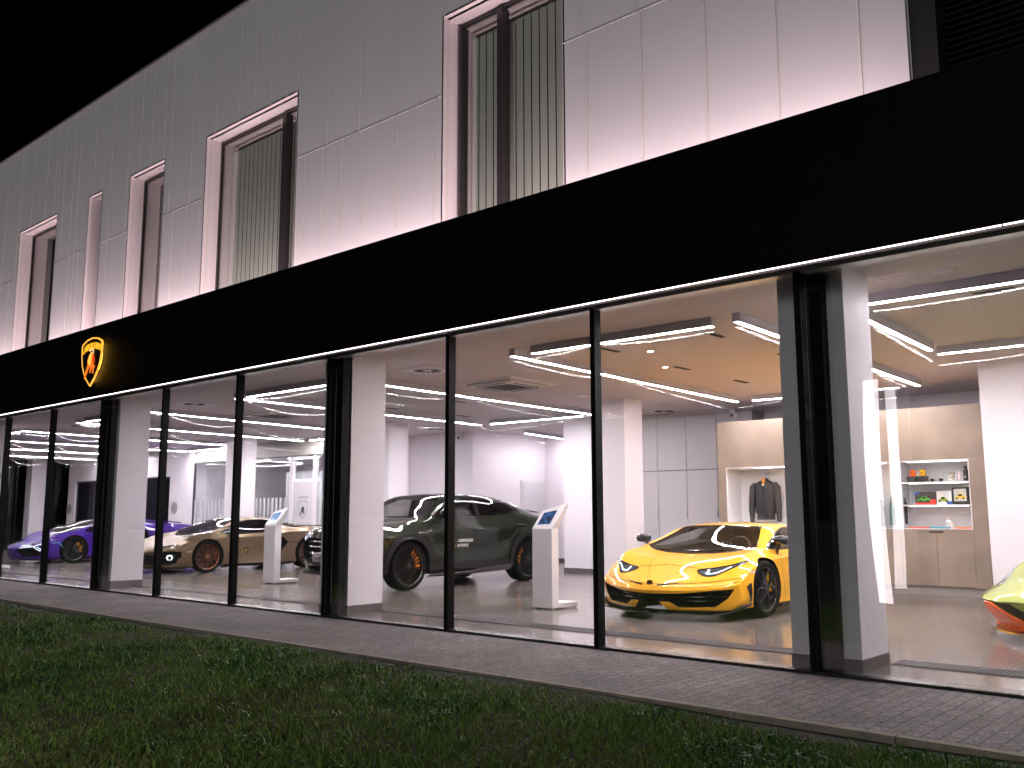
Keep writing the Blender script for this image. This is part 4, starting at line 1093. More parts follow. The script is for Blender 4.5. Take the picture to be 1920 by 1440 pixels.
# ---------------------------------------------------------------- sports-car bodies
def sport_stations(k):
    """k: dict of shape figures -> station list"""
    W=k['W']; zt=k['ztip']; nose=k['nose']; wb=k['wb']; L=k['tail']; zh=k['zh']; rf=k['roof']; fz=k['fend']; rz=k['rear']
    yr=k.get('yroof',1.25); cw=k.get('cowl',.14); wt=k.get('wstop',.83); bw=k.get('cowlw',.80); tw=k.get('topw',.595)
    e=.004
    return [
     (-nose,k['sweep'],[(0,zt-.01),(.50,zt),(.80*W,zt+.03),(.93*W,zt+.07),(.93*W,zt+.07),(.80*W,zt+.03),(.50,zt),(0,zt-.01)]),
     (-nose+.05,k['sweep'],[(0,.125),(.55,.125),(.86*W,.13),(.955*W,.27),(.945*W,zt+.10),(.82*W,zt+.10),(.48,zt+.065),(0,zt+.055)]),
     (-nose*.72,k['sweep']*.75,[(0,.115),(.65,.115),(.92*W,.14),(.975*W,.33),(.96*W,zt+.20),(.83*W,zt+.215),(.48,zt+.17),(0,zt+.155)]),
     (-nose*.40,k['sweep']*.35,[(0,.11),(.75,.11),(.95*W,.15),(.995*W,.37),(.975*W,fz-.17),(.83*W,fz-.06),(.46,zh-.10),(0,zh-.115)]),
     (0,0,[(0,.11),(.75,.11),(.965*W,.16),(1.0*W,.40),(.975*W,fz-.13),(.81*W,fz),(.48,zh-.02),(0,zh-.03)]),
     (cw,0,[(0,.11),(.75,.11),(.965*W,.16),(.99*W,.40),(.975*W,fz-.12),(.85*W,fz+.015),(bw-.02,fz+.022),(0,zh+.01)]),
     (cw+.36,0,[(0,.11),(.75,.11),(.96*W,.16),(.965*W,.40),(.96*W,fz-.10),(.86*W,fz+.03),(bw*.55+tw*.45+.03,(fz+.02)*.52+(rf-.06)*.48),(0,zh*.48+rf*.52)]),
     (wt+.03,0,[(0,.11),(.75,.11),(.955*W,.16),(.935*W,.40),(.945*W,fz-.09),(.865*W,fz+.045),(tw,rf-.06),(0,rf-.028)]),
     (yr,0,[(0,.11),(.75,.11),(.955*W,.16),(.925*W,.40),(.945*W,fz-.07),(.88*W,fz+.06),(tw-.045,rf-.025),(0,rf)]),
     (yr+.45,0,[(0,.11),(.75,.11),(.96*W,.16),(.945*W,.42),(.965*W,fz-.03),(.90*W,fz+.09),(tw-.06,rf-.04),(0,rf-.015)]),
     (wb-.55,0,[(0,.11),(.75,.11),(.975*W,.17),(.98*W,.45),(.995*W,fz+.01),(.91*W,rz-.03),(.53,rz+.07),(0,rf-.075)]),
     (wb,0,[(0,.12),(.75,.12),(.985*W,.18),(1.005*W,.5),(1.005*W,fz+.02),(.90*W,rz),(.52,rz+.02),(0,rz+.035)]),
     (L-.38,-.05,[(0,.16),(.75,.16),(.95*W,.22),(.99*W,.5),(.97*W,fz+.02),(.84*W,rz-.03),(.5,rz-.03),(0,rz-.025)]),
     (L-.06,-.18,[(0,.24),(.7,.24),(.90*W,.30),(.94*W,.52),(.93*W,fz),(.80*W,rz-.07),(.5,rz-.06),(0,rz-.055)]),
     (L,-.18,[(0,.58),(.5,.58),(.80*W,.58),(.90*W,.58),(.90*W,.58),(.80*W,.58),(.5,.58),(0,.58)])]

def window_set(car,ws_low,ws_top,side_pts_top,side_pts_low,cav,glass_ws,glass_side,seatm=M_seat,dash=None):
    """cut the cabin, windscreen and side openings, then glaze them"""
    b=MB(); b.add(cav,[(0,1,2,3),(7,6,5,4),(0,4,5,1),(1,5,6,2),(2,6,7,3),(3,7,4,0)])
    car.cut_mesh(b,M_seat)
    def shrink(poly,d):
        c=np.mean(poly,0); return [tuple(c+(np.array(p)-c)*(1-d/np.linalg.norm(np.array(p)-c))) for p in poly]
    wpoly=ws_low+ws_top[::-1]
    car.cut(shrink(wpoly,.012),'T',cav[0][2]+.06,2.2,M_seat)
    spoly=side_pts_low+side_pts_top[::-1]
    for sd in (1,-1): car.cut(shrink(spoly,.010),'S',sd*.32,sd*1.5,M_seat)

# yellow ------------------------------------------------------------------
def car_interior_cavity(xl,xt,y0,y1,y2,y3,z0,z1):
    return [(-xl,y0,z0),(xl,y0,z0),(xl,y3,z0),(-xl,y3,z0),(-xt,y1,z1),(xt,y1,z1),(xt,y2,z1),(-xt,y2,z1)]
P_yellow=mat('paint_yellow',(.89,.435,.014),.5,coat=1.,coat_rough=.015,spec=.2)
kY=dict(W=1.035,ztip=.355,nose=1.09,wb=2.70,tail=3.78,zh=.79,roof=1.136,fend=.80,rear=.96,sweep=.48,cowl=.14,wstop=.80,cowlw=.82,topw=.60,yroof=1.25)
c=Car('sports_car',(-6.29,3.37,0),'low yellow wedge sports car with black splitter facing the street, between two front columns','sports car',sport_stations(kY),[2,4,5],P_yellow,1.035)
ws_low=[(-.80,.20),(-.62,.03),(-.35,-.06),(0,-.09),(.35,-.06),(.62,.03),(.80,.20)]
ws_top=[(-.575,.80),(-.4,.775),(-.2,.765),(0,.76),(.2,.765),(.4,.775),(.575,.80)]
sd_top=[(.27,.825),(.50,.905),(.80,1.0),(1.10,1.055),(1.40,1.065),(1.72,1.05)]
sd_low=[(.30,.815),(.45,.80),(.80,.80),(1.10,.82),(1.45,.845),(1.70,.875)]
window_set(c,ws_low,ws_top,sd_top,sd_low,car_interior_cavity(.76,.50,.12,.80,1.62,1.75,.56,1.075),None,None)
mouth=[(-.93,.375),(-.75,.355),(-.4,.318),(0,.305),(.4,.318),(.75,.355),(.93,.375),(.86,.26),(.74,.165),(.36,.155),(.27,.215),(.14,.215),(.25,.10),(-.25,.10),(-.14,.215),(-.27,.215),(-.36,.155),(-.74,.165),(-.86,.26)]
c.cut(mouth,'F',-1.6,-.50)
for s_ in (1,-1):
    c.cut([(s_*.10,.395),(s_*.34,.425),(s_*.35,.438),(s_*.10,.41)],'F',-1.4,-.80)
    c.cut([(1.62,.70),(1.95,.80),(2.02,.60),(1.75,.42)],'S',s_*.7,s_*1.4)
c.arch(0,.345,.372); c.arch(2.70,.36,.385)
c.finish()
c.drape('windscreen','T',ws_low,ws_top,M_carglass,nu=24,nv=10,off=-.001)
c.line('T',ws_low,.035,M_trim,'windscreen_seal',off=.001); c.line('T',ws_top,.03,M_trim,'windscreen_seal',off=.001)
c.both('side_window',sd_top,sd_low,glass_mat('light_tint',(.68,.69,.69),1.,.01),nu=16,nv=6,off=-.001)
for sd in (1,-1): c.line('S',sd_top,.018,M_trim,'window_seal',side=sd,off=.002); c.line('S',sd_low,.02,M_trim,'window_seal',side=sd,off=.002)
interior(c,.56,.76,.10,1.6,.62,M_seat,.52,.66,1.02)
# headlamps: dark wedge with a bright Y inside, lens above
hlA=[(.43,.595),(.60,.615),(.80,.655),(.945,.715)]; hlB=[(.43,.575),(.53,.535),(.66,.525),(.945,.700)]
for s_ in (1,-1):
    f=lambda L:[(s_*a,b-.02) for a,b in L]
    hl=c.drape('headlight','F',f(hlA),f(hlB),M_lampin,nu=12,nv=4,off=.002)
    c.drape('led_bar','F',f([(.545,.60),(.57,.605)]),f([(.56,.545),(.60,.545)]),M_drl,nu=2,nv=3,off=.005,parent=hl)
    c.drape('led_bar','F',f([(.60,.555),(.68,.575),(.80,.645)]),f([(.60,.543),(.68,.555),(.81,.635)]),M_drl,nu=6,nv=1,off=.005,parent=hl)
    c.line('F',f(hlA+hlB[::-1]+hlA[:1]),.012,M_trim,'lamp_rim',off=.004,parent=hl)
    c.drape('lens','F',f(hlA),f(hlB),M_lens,nu=10,nv=3,off=.008,parent=hl)
    c.line('F',[(s_*.02,.62),(s_*.30,.60),(s_*.42,.59)],.006,M_gap2,nu=10)
    c.drape('side_reflector','S',[(-.43,.565),(-.30,.575)],[(-.42,.54),(-.31,.55)],mat('reflector_pale',(.65,.55,.45),.3),nu=3,nv=1,side=s_,off=.004)
    # front fin beside the wheel
    c.drape('corner_fin','S',[(-.50,.40),(-.46,.30),(-.41,.17)],[(-.40,.44),(-.40,.30),(-.385,.15)],M_trim,nu=6,nv=2,side=s_,off=.006)
    c.line('S',[(.42,.66),(.47,.40),(.52,.20)],.008,M_gap2,side=s_,nu=8)
    c.line('S',[(.42,.78),(.42,.66)],.008,M_gap2,side=s_,nu=4)
    c.line('F',[(s_*.9,.44),(s_*.97,.46)],.006,M_gap2,nu=4)
    c.drape('hood_duct','T',[(s_*.46,-.02),(s_*.66,.10)],[(s_*.47,-.05),(s_*.68,.07)],M_mtrim,nu=4,nv=1,off=.003)
c.line('F',[(-.96,.495),(-.80,.465),(-.5,.43),(0,.415),(.5,.43),(.80,.465),(.96,.495)],.005,M_gap2,'bumper_seam',nu=30)
for s_ in (1,-1): c.line('T',[(s_*.10,-.93),(s_*.30,-.55),(s_*.42,-.10)],.005,M_gap2,'hood_seam',nu=14)
splitter(c,-1.09,.48,.080,.99,M_trim,ext=.05,th=.014,up=.09)
b=MB()
for z_,yo in ((.25,-.90),(.20,-.86)):
    pts=[(x,yo+.46*x*x,z_+.035*abs(x)) for x in np.linspace(-.84,.84,21)]
    b.tube(pts,.011 if z_>.22 else .008,6)
b.build('intake_bar',M_trim,c.root,smooth=60)
b=MB()
for x in np.linspace(-.8,.8,33): b.box(x-.004,x+.004,-.80+.46*x*x,-.79+.46*x*x,.12,.40)
b.build('intake_mesh',M_mesh,c.root)
small_badge(c,c.hit('F',0,.415,.004),(1,0,0),(0,.35,.94),.085)
mirror(c,(.93,.42,.72),(1.0,.42,.885),w=.20,h=.12,d=.13)
for a_,b_ in (((-.55,-.02),(.10,-.03)),((.60,.02),(-.02,-.06))):
    p=[c.hit('T',a_[0]+(b_[0]-a_[0])*t,a_[1]+(b_[1]-a_[1])*t,.022) for t in np.linspace(0,1,7)]
    MB().tube([q for q in p if q],.010,6).build('wiper',M_trim,c.root,smooth=60)
R_black=mat('rim_black',(.012,.012,.013),.18,spec=.5,coat=.6)
c.wheels([(0,.34,.255,.262,R_black,(.85,.45,.01),'y5'),(2.70,.355,.33,.275,R_black,(.85,.45,.01),'y5')])
for sd in (1,-1): c.drape('side_skirt','S',[(.42,.15),(1.2,.155),(2.25,.16)],[(.42,.10),(1.2,.09),(2.25,.09)],M_trim,side=sd,off=.012,nu=12,nv=2,thick=.02)

# bronze --------------------------------------------------------------------
P_bronze=mat('paint_bronze',(.205,.150,.096),.33,metal=.9,coat=.25,coat_rough=.15)
kB=dict(W=.99,ztip=.455,nose=1.10,wb=2.66,tail=3.42,zh=.80,roof=1.205,fend=.845,rear=.965,sweep=.40,cowl=.16,wstop=.92,cowlw=.80,topw=.585,yroof=1.35)
c=Car('sports_car',(-19.53,3.66,0),'matt bronze sports car with hexagonal daylight lamp and copper wheels, behind the second kiosk','sports car',sport_stations(kB),[2,4,5],P_bronze,.99)
ws_low=[(-.78,.26),(-.60,.07),(-.32,-.03),(0,-.06),(.32,-.03),(.60,.07),(.78,.26)]
ws_top=[(-.565,.92),(-.4,.89),(-.2,.88),(0,.875),(.2,.88),(.4,.89),(.565,.92)]
sd_top=[(.34,.865),(.55,.95),(.85,1.055),(1.15,1.125),(1.45,1.14),(1.80,1.11)]
sd_low=[(.36,.85),(.55,.825),(.85,.825),(1.15,.84),(1.45,.86),(1.75,.90)]
window_set(c,ws_low,ws_top,sd_top,sd_low,car_interior_cavity(.74,.49,.18,.92,1.72,1.85,.58,1.14),None,None)
for s_ in (1,-1):
    c.cut([(1.66,.79),(1.80,.78),(1.94,.72),(2.06,.61),(1.86,.37),(1.70,.37)],'S',s_*.72,s_*1.4)
    c.cut([(1.98,1.045),(2.12,1.0),(2.30,.955),(2.62,.945),(2.40,.985),(2.15,1.05)],'S',s_*.42,s_*1.4)
    c.cut([(s_*.98,.47),(s_*.72,.47),(s_*.60,.40),(s_*.55,.28),(s_*.62,.20),(s_*.80,.18),(s_*.93,.24)],'F',-1.6,-.62)
c.cut([(-.46,.39),(.46,.39),(.50,.18),(-.50,.18)],'F',-1.6,-.85)
c.arch(0,.345,.385); c.arch(2.66,.36,.395)
c.finish()
c.drape('windscreen','T',ws_low,ws_top,M_carglass,nu=24,nv=10,off=-.001)
c.line('T',ws_low,.035,M_trim,'windscreen_seal',off=.001); c.line('T',ws_top,.03,M_trim,'windscreen_seal',off=.001)
c.both('side_window',sd_top,sd_low,M_tint,nu=16,nv=6,off=-.001)
interior(c,.58,.77,.16,1.7,.62,M_seat,.58,.68,1.07)
for sd in (1,-1):
    c.line('S',sd_top,.02,M_trim,'window_seal',side=sd,off=.002); c.line('S',sd_low,.022,M_trim,'window_seal',side=sd,off=.002)
    c.line('S',[(.20,.80),(.27,.55),(.36,.30),(.40,.19)],.008,M_gap2,side=sd,nu=12)
    c.line('S',[(1.62,.86),(1.66,.60),(1.55,.34),(1.42,.19)],.008,M_gap2,side=sd,nu=12)
    c.line('S',[(2.06,.61),(2.40,.615),(2.62,.63)],.016,M_gap2,'flank_groove',side=sd,nu=8,off=.003)
    c.drape('side_skirt','S',[(.40,.17),(1.2,.165),(2.20,.17)],[(.40,.115),(1.2,.10),(2.20,.10)],M_trim,side=sd,off=.01,nu=12,nv=2,thick=.02)
    c.drape('crease_strip','S',[(.62,.27),(1.1,.30),(1.42,.345)],[(.62,.255),(1.1,.27),(1.42,.30)],P_bronze,side=sd,off=.006,nu=8,nv=1,thick=.01)
    c.drape('side_marker','S',[(-.50,.47),(-.40,.475)],[(-.49,.445),(-.40,.452)],mat('marker_amber',(.55,.40,.25),.3),side=sd,off=.004,nu=3,nv=1)
    hl=c.drape('headlight','S',[(-.80,.575),(-.62,.605),(-.46,.635)],[(-.80,.545),(-.62,.560),(-.46,.63)],M_trim,side=sd,off=.004,nu=8,nv=2)
    c.line('F',[(sd*.40,.545),(sd*.65,.565),(sd*.86,.60)],.042,M_trim,'headlight',off=.005,nu=10)
    # hexagonal daylight lamp standing in its dark pocket
    hx=[(.075*math.cos(a)*1.05,.062*math.sin(a)) for a in np.linspace(0,2*math.pi,7)[:-1]]
    nr=Vector((sd*.52,-.85,0)).normalized(); rt=Vector((0,0,1)).cross(nr)*-1
    rt=Vector((nr.y,-nr.x,0))*-1
    ctr=Vector((sd*.80,-.80,.345))
    ring_part([(a/1.,b/1.) for a,b in hx],1.0,.72,ctr,rt,(0,0,1),M_drl,'daylight_lamp',c.root,0.,.02)
    shield_part(hx,.9,ctr,rt,(0,0,1),M_trim,'lamp_backing',c.root,-.03,.015)
splitter(c,-1.09,.40,.10,.93,M_trim,ext=.03,th=.016)
mirror(c,(.90,.60,.80),(.99,.60,.885),w=.20,h=.11,d=.13,mats=P_bronze)
h=c.hit('S',.96,.47,.004,1)
small_badge(c,h,(0,1,0),(0,0,1),.17)
text_at('lettering','LAMBORGHINI',.05,c.hit('S',1.24,.49,.006,1),(0,1,0),(0,0,1),mat('lettering_bronze',(.20,.13,.07),.5,metal=.4),c.root,width=.30)
b=MB()
for i in range(5): b.box(-.40+.02*i,.40-.02*i,2.35+.17*i,2.44+.17*i,1.03-.022*i,1.05-.022*i)
b.build('engine_louvre',M_mtrim,c.root)
sp=MB().prism([(3.22,.965),(3.46,.985),(3.46,1.0),(3.22,.985)],'x',-.72,.72).build('tail_spoiler',P_bronze,c.root)
R_copper=mat('rim_copper',(.30,.135,.075),.30,metal=.9)
c.wheels([(0,.345,.255,.275,R_copper,(.10,.045,.02),'mesh'),(2.66,.36,.32,.285,R_copper,(.10,.045,.02),'mesh')])

# purple -----------------------------------------------------------------------
P_purple=mat('paint_purple',(.045,.008,.22),.5,spec=.15,coat=.7,coat_rough=.015)
kP=dict(W=1.015,ztip=.39,nose=1.22,wb=2.78,tail=3.72,zh=.79,roof=1.165,fend=.825,rear=1.0,sweep=.52,cowl=.10,wstop=.84,cowlw=.81,topw=.59,yroof=1.3)
c=Car('sports_car',(-26.02,3.55,0),'glossy purple sports car with Y-shaped daylight lamps, furthest left in the showroom','sports car',sport_stations(kP),[2,4,5],P_purple,1.015)
ws_low=[(-.79,.20),(-.60,.02),(-.32,-.08),(0,-.11),(.32,-.08),(.60,.02),(.79,.20)]
ws_top=[(-.57,.84),(-.4,.815),(-.2,.805),(0,.80),(.2,.805),(.4,.815),(.57,.84)]
sd_top=[(.29,.845),(.50,.925),(.80,1.02),(1.10,1.08),(1.40,1.09),(1.72,1.07)]
sd_low=[(.31,.835),(.45,.815),(.80,.815),(1.10,.835),(1.45,.86),(1.70,.89)]
window_set(c,ws_low,ws_top,sd_top,sd_low,car_interior_cavity(.75,.49,.14,.84,1.66,1.78,.57,1.10),None,None)
for s_ in (1,-1):
    c.cut([(s_*.30,.385),(s_*.62,.42),(s_*.90,.45),(s_*.97,.36),(s_*.86,.20),(s_*.5,.17),(s_*.34,.24)],'F',-1.8,-.62)
    c.cut([(1.66,.76),(1.98,.84),(2.08,.60),(1.78,.40)],'S',s_*.7,s_*1.4)
    c.cut([(2.0,1.05),(2.4,.99),(2.75,.985),(2.45,1.03)],'S',s_*.40,s_*1.4)
c.arch(0,.345,.385); c.arch(2.78,.36,.395)
c.finish()
c.drape('windscreen','T',ws_low,ws_top,M_carglass,nu=24,nv=10,off=-.001)
c.line('T',ws_low,.035,M_trim,'windscreen_seal',off=.001)
c.both('side_window',sd_top,sd_low,M_tint,nu=16,nv=6,off=-.001)
c.drape('roof_panel','T',[(-.54,.86),(0,.83),(.54,.86)],[(-.47,1.85),(0,1.85),(.47,1.85)],M_trim,nu=10,nv=10,off=.003)
interior(c,.57,.76,.14,1.6,.62,M_seat,.54,.67,1.04)
for sd in (1,-1):
    f=lambda L:[(sd*a,b) for a,b in L]
    lp=c.drape('headlight','F',f([(.40,.475),(.66,.53),(.93,.66)]),f([(.42,.455),(.66,.49),(.93,.63)]),M_trim,nu=10,nv=2,off=.004)
    for seg in ([(.40,.455),(.62,.475)],[(.38,.405),(.60,.43),(.74,.44)],[(.74,.44),(.90,.53)],[(.74,.44),(.88,.33)]):
        c.line('F',f(seg),.018,M_drl,'led_bar',off=.012,nu=8,parent=lp)
    MB().tube([(sd*.30,-1.16,.30),(sd*.36,-1.13,.22),(sd*.42,-1.08,.16)],.022,8).build('lower_blade',P_purple,c.root,smooth=50)
    b=MB(); b.tube([(sd*.50,-1.0,.435),(sd*.74,-.86,.44)],.010,6); b.tube([(sd*.74,-.86,.44),(sd*.90,-.72,.32)],.010,6); b.build('daylight_lamp',M_drl,c.root,smooth=60)
    c.line('S',[(-.56,.53),(-.42,.545),(-.36,.50),(-.31,.42)],.014,mat('blade_teal',(.10,.30,.42),.3,emit=(.2,.7,.9),estr=.5),'side_lamp',side=sd,off=.004,nu=8)
    c.line('S',sd_low,.022,M_trim,'window_seal',side=sd,off=.002)
    c.line('S',[(.22,.80),(.30,.55),(.40,.20)],.008,M_gap2,side=sd,nu=12)
    c.drape('side_skirt','S',[(.42,.17),(1.2,.165),(2.25,.17)],[(.42,.11),(1.2,.10),(2.25,.10)],M_trim,side=sd,off=.01,nu=12,nv=2,thick=.02)
    c.drape('rear_buttress','T',[(sd*.46,1.9),(sd*.50,2.5),(sd*.55,3.2)],[(sd*.56,1.9),(sd*.58,2.5),(sd*.60,3.2)],P_purple,nu=10,nv=2,off=.03,thick=.03)
splitter(c,-1.21,.52,.09,.95,M_trim,ext=.03,th=.016)
mirror(c,(.92,.45,.78),(1.0,.45,.90),w=.19,h=.10,d=.12)
b=MB()
for i in range(5): b.box(-.42+.02*i,.42-.02*i,2.2+.18*i,2.30+.18*i,1.07-.018*i,1.09-.018*i)
b.build('engine_louvre',M_mtrim,c.root)
c.wheels([(0,.345,.255,.27,R_black,(.62,.26,.03),'y5'),(2.78,.36,.33,.28,R_black,(.62,.26,.03),'y5')])

# lime ----------------------------------------------------------------------------
P_lime=mat('paint_lime',(.30,.36,.035),.45,coat=1.,coat_rough=.015,spec=.3); P_orange=mat('paint_orange',(.90,.10,.003),.5,spec=.2,coat=.5,coat_rough=.015)
kL=dict(W=.97,ztip=.375,nose=1.02,wb=2.62,tail=3.45,zh=.78,roof=1.20,fend=.80,rear=.95,sweep=.42,cowl=.2,wstop=.95,cowlw=.79,topw=.58,yroof=1.35)
lime_st=sport_stations(kL)
_n=[(0,.25),(.50,.25),(.80*.97,.26),(.93*.97,.33),(.93*.97,.44),(.80*.97,.455),(.48,.43),(0,.425)]
lime_st[1]=(-.95,.42,_n)
lime_st.insert(2,(-.80,.34,[(0,.115),(.60,.115),(.88*.97,.125),(.96*.97,.30),(.95*.97,.52),(.82*.97,.535),(.48,.50),(0,.49)]))
c=Car('sports_car',(-1.93,3.80,0),'lime green sports car with orange front lip at the right edge of the photo','sports car',lime_st,[2,4,5],P_lime,.97)
ws_low=[(-.77,.30),(-.58,.12),(-.3,.02),(0,-.01),(.3,.02),(.58,.12),(.77,.30)]
ws_top=[(-.56,.95),(-.4,.925),(-.2,.915),(0,.91),(.2,.915),(.4,.925),(.56,.95)]
sd_top=[(.38,.825),(.60,.92),(.90,1.04),(1.2,1.11),(1.5,1.12),(1.82,1.09)]
sd_low=[(.40,.81),(.60,.79),(.90,.80),(1.2,.82),(1.5,.845),(1.78,.88)]
window_set(c,ws_low,ws_top,sd_top,sd_low,car_interior_cavity(.72,.48,.24,.95,1.75,1.85,.57,1.13),None,None)

c.arch(0,.345,.38); c.arch(2.62,.36,.39)
c.finish()
c.drape('windscreen','T',ws_low,ws_top,M_carglass,nu=24,nv=10,off=-.001)
c.both('side_window',sd_top,sd_low,M_tint,nu=16,nv=6,off=-.001)
interior(c,.57,.76,.2,1.7,.6,M_seat,.6,.67,1.06)
for sd in (1,-1):
    f=lambda L:[(sd*a,b) for a,b in L]
    c.drape('corner_blade','F',f([(0,.358),(0,.24),(0,.135)]),f([(.10,.355),(.36,.24),(.62,.135)]),P_orange,nu=10,nv=5,off=.010,thick=.014)
    c.drape('intake','F',f([(.13,.352),(.39,.24),(.66,.14)]),f([(.40,.36),(.60,.26),(.80,.16)]),M_dark,nu=10,nv=5,off=.004)
    c.drape('lip','S',[(-.80,.135),(-.55,.135),(-.40,.15)],[(-.80,.10),(-.55,.095),(-.40,.10)],P_orange,nu=10,nv=2,off=.03,side=sd,thick=.02)
    c.line('F',f([(.93,.425),(.75,.395),(.5,.37),(.25,.36),(0,.355)]),.012,mat('lime_shaded',(.12,.15,.02),.5),'painted_groove',off=.003,nu=20)  # darker lime strip paints the shade of a groove
    c.line('F',f([(.86,.425),(.6,.385),(.3,.372)]),.004,M_gap2,nu=12)
    hl=c.drape('headlight','F',f([(.36,.505),(.50,.55),(.74,.64)]),f([(.42,.475),(.54,.51),(.75,.61)]),M_lampin,nu=8,nv=3,off=.003)
    c.line('F',f([(.40,.49),(.52,.53),(.72,.62)]),.010,M_drl,'led_bar',off=.006,nu=8,parent=hl)
    c.drape('lens','F',f([(.36,.505),(.50,.55),(.74,.64)]),f([(.42,.475),(.54,.51),(.75,.61)]),M_lens,nu=8,nv=3,off=.010,parent=hl)
    o=MB().add([(sd*.84,-.62,.115),(sd*1.0,-.60,.155),(sd*1.0,-.42,.165),(sd*.84,-.40,.12),(sd*.84,-.62,.105),(sd*1.0,-.60,.145),(sd*1.0,-.42,.155),(sd*.84,-.40,.11)],[(0,1,2,3),(7,6,5,4),(0,4,5,1),(1,5,6,2),(2,6,7,3),(3,7,4,0)]).build('canard',M_chrome,c.root)
    MB().add([(sd*.86,-.60,.12),(sd*.97,-.59,.15),(sd*.91,-.50,.26),(sd*.87,-.48,.24)],[(0,1,2,3)]).build('canard_fin',M_trim,c.root)
splitter(c,-.80,.30,.085,.90,P_orange,ext=.04,th=.03)
splitter(c,-.84,.30,.060,.70,M_chrome,ext=.10,th=.018,name='undertray')
mirror(c,(.88,.62,.78),(.96,.62,.88),w=.19,h=.11,d=.12)
c.wheels([(0,.34,.25,.27,R_black,(.05,.05,.05),'y5'),(2.62,.355,.31,.28,R_black,(.05,.05,.05),'y5')])

c.root.rotation_euler=(0,0,R(-58))

# dark green off-roader --------------------------------------------------------------
P_green=mat('paint_green',(.005,.010,.003),.5,metal=.0,coat=1.,coat_rough=.012,spec=.1)
SU=[
 (-1.03,.30,[(0,.66),(.55,.66),(.80,.66),(.86,.66),(.86,.66),(.80,.66),(.55,.66),(0,.66)]),
 (-.96,.30,[(0,.30),(.6,.30),(.84,.33),(.90,.56),(.90,.82),(.80,.94),(.5,.975),(0,.965)]),
 (-.60,.15,[(0,.25),(.75,.25),(.93,.30),(.985,.56),(.98,.87),(.86,1.005),(.5,1.055),(0,1.05)]),
 (0,0,[(0,.24),(.78,.24),(.97,.30),(1.0,.60),(1.0,.93),(.89,1.075),(.5,1.13),(0,1.125)]),
 (.33,0,[(0,.24),(.78,.24),(.97,.30),(.995,.60),(1.,.95),(.905,1.13),(.72,1.17),(0,1.19)]),
 (.70,0,[(0,.24),(.78,.24),(.97,.30),(.965,.62),(1.0,.97),(.92,1.165),(.735,1.375),(0,1.405)]),
 (1.08,0,[(0,.24),(.78,.24),(.97,.30),(.948,.62),(1.0,.97),(.925,1.175),(.675,1.565),(0,1.605)]),
 (1.6,0,[(0,.24),(.78,.24),(.97,.30),(.942,.62),(1.002,.98),(.925,1.18),(.66,1.60),(0,1.642)]),
 (2.2,0,[(0,.24),(.78,.24),(.97,.30),(.955,.63),(1.008,.99),(.925,1.19),(.64,1.575),(0,1.625)]),
 (2.9,0,[(0,.26),(.78,.26),(.97,.32),(1.01,.62),(1.015,1.02),(.915,1.205),(.61,1.46),(0,1.51)]),
 (3.45,0,[(0,.28),(.78,.28),(.96,.34),(1.01,.62),(1.01,1.03),(.885,1.20),(.575,1.295),(0,1.34)]),
 (3.72,-.03,[(0,.31),(.78,.31),(.95,.37),(.995,.62),(.985,1.0),(.85,1.14),(.54,1.185),(0,1.20)]),
 (4.02,-.12,[(0,.36),(.75,.36),(.92,.42),(.965,.64),(.94,.93),(.82,1.06),(.5,1.10),(0,1.105)]),
 (4.10,-.12,[(0,.72),(.5,.72),(.8,.72),(.87,.72),(.87,.72),(.8,.72),(.5,.72),(0,.72)])]
c=Car('off_roader',(-12.57,3.25,0),'dark green luxury off-roader with white door lettering and orange brake calipers behind the kiosk','car',SU,[2,3,4,5],P_green,1.005)
ws_low=[(-.82,.50),(-.62,.38),(-.32,.31),(0,.29),(.32,.31),(.62,.38),(.82,.50)]
ws_top=[(-.655,1.07),(-.4,1.04),(-.2,1.03),(0,1.025),(.2,1.03),(.4,1.04),(.655,1.07)]
sd_top=[(.60,1.235),(.85,1.395),(1.12,1.51),(1.50,1.545),(1.95,1.54),(2.5,1.465),(2.98,1.335)]
sd_low=[(.62,1.205),(.85,1.195),(1.12,1.20),(1.50,1.205),(1.95,1.215),(2.5,1.255),(2.90,1.315)]
window_set(c,ws_low,ws_top,sd_top,sd_low,car_interior_cavity(.80,.58,.50,1.06,2.6,3.0,.86,1.565),None,None)
gr_poly=[(-.80,.86),(.80,.86),(.86,.72),(.78,.50),(.55,.44),(-.55,.44),(-.78,.50),(-.86,.72)]
c.cut(gr_poly,'F',-1.6,-.72); c.cut([(-.6,.40),(.6,.40),(.5,.32),(-.5,.32)],'F',-1.6,-.78)
c.arch(0,.40,.44); c.arch(3.03,.40,.445)
c.finish()
c.drape('windscreen','T',ws_low,ws_top,M_carglass,nu=24,nv=10,off=-.001)
c.line('T',ws_low,.035,M_trim,'windscreen_seal',off=.001); c.line('T',ws_top,.03,M_trim,'windscreen_seal',off=.001)
interior(c,.86,1.12,.42,2.0,.70,M_seatred,1.0,1.0,1.47)
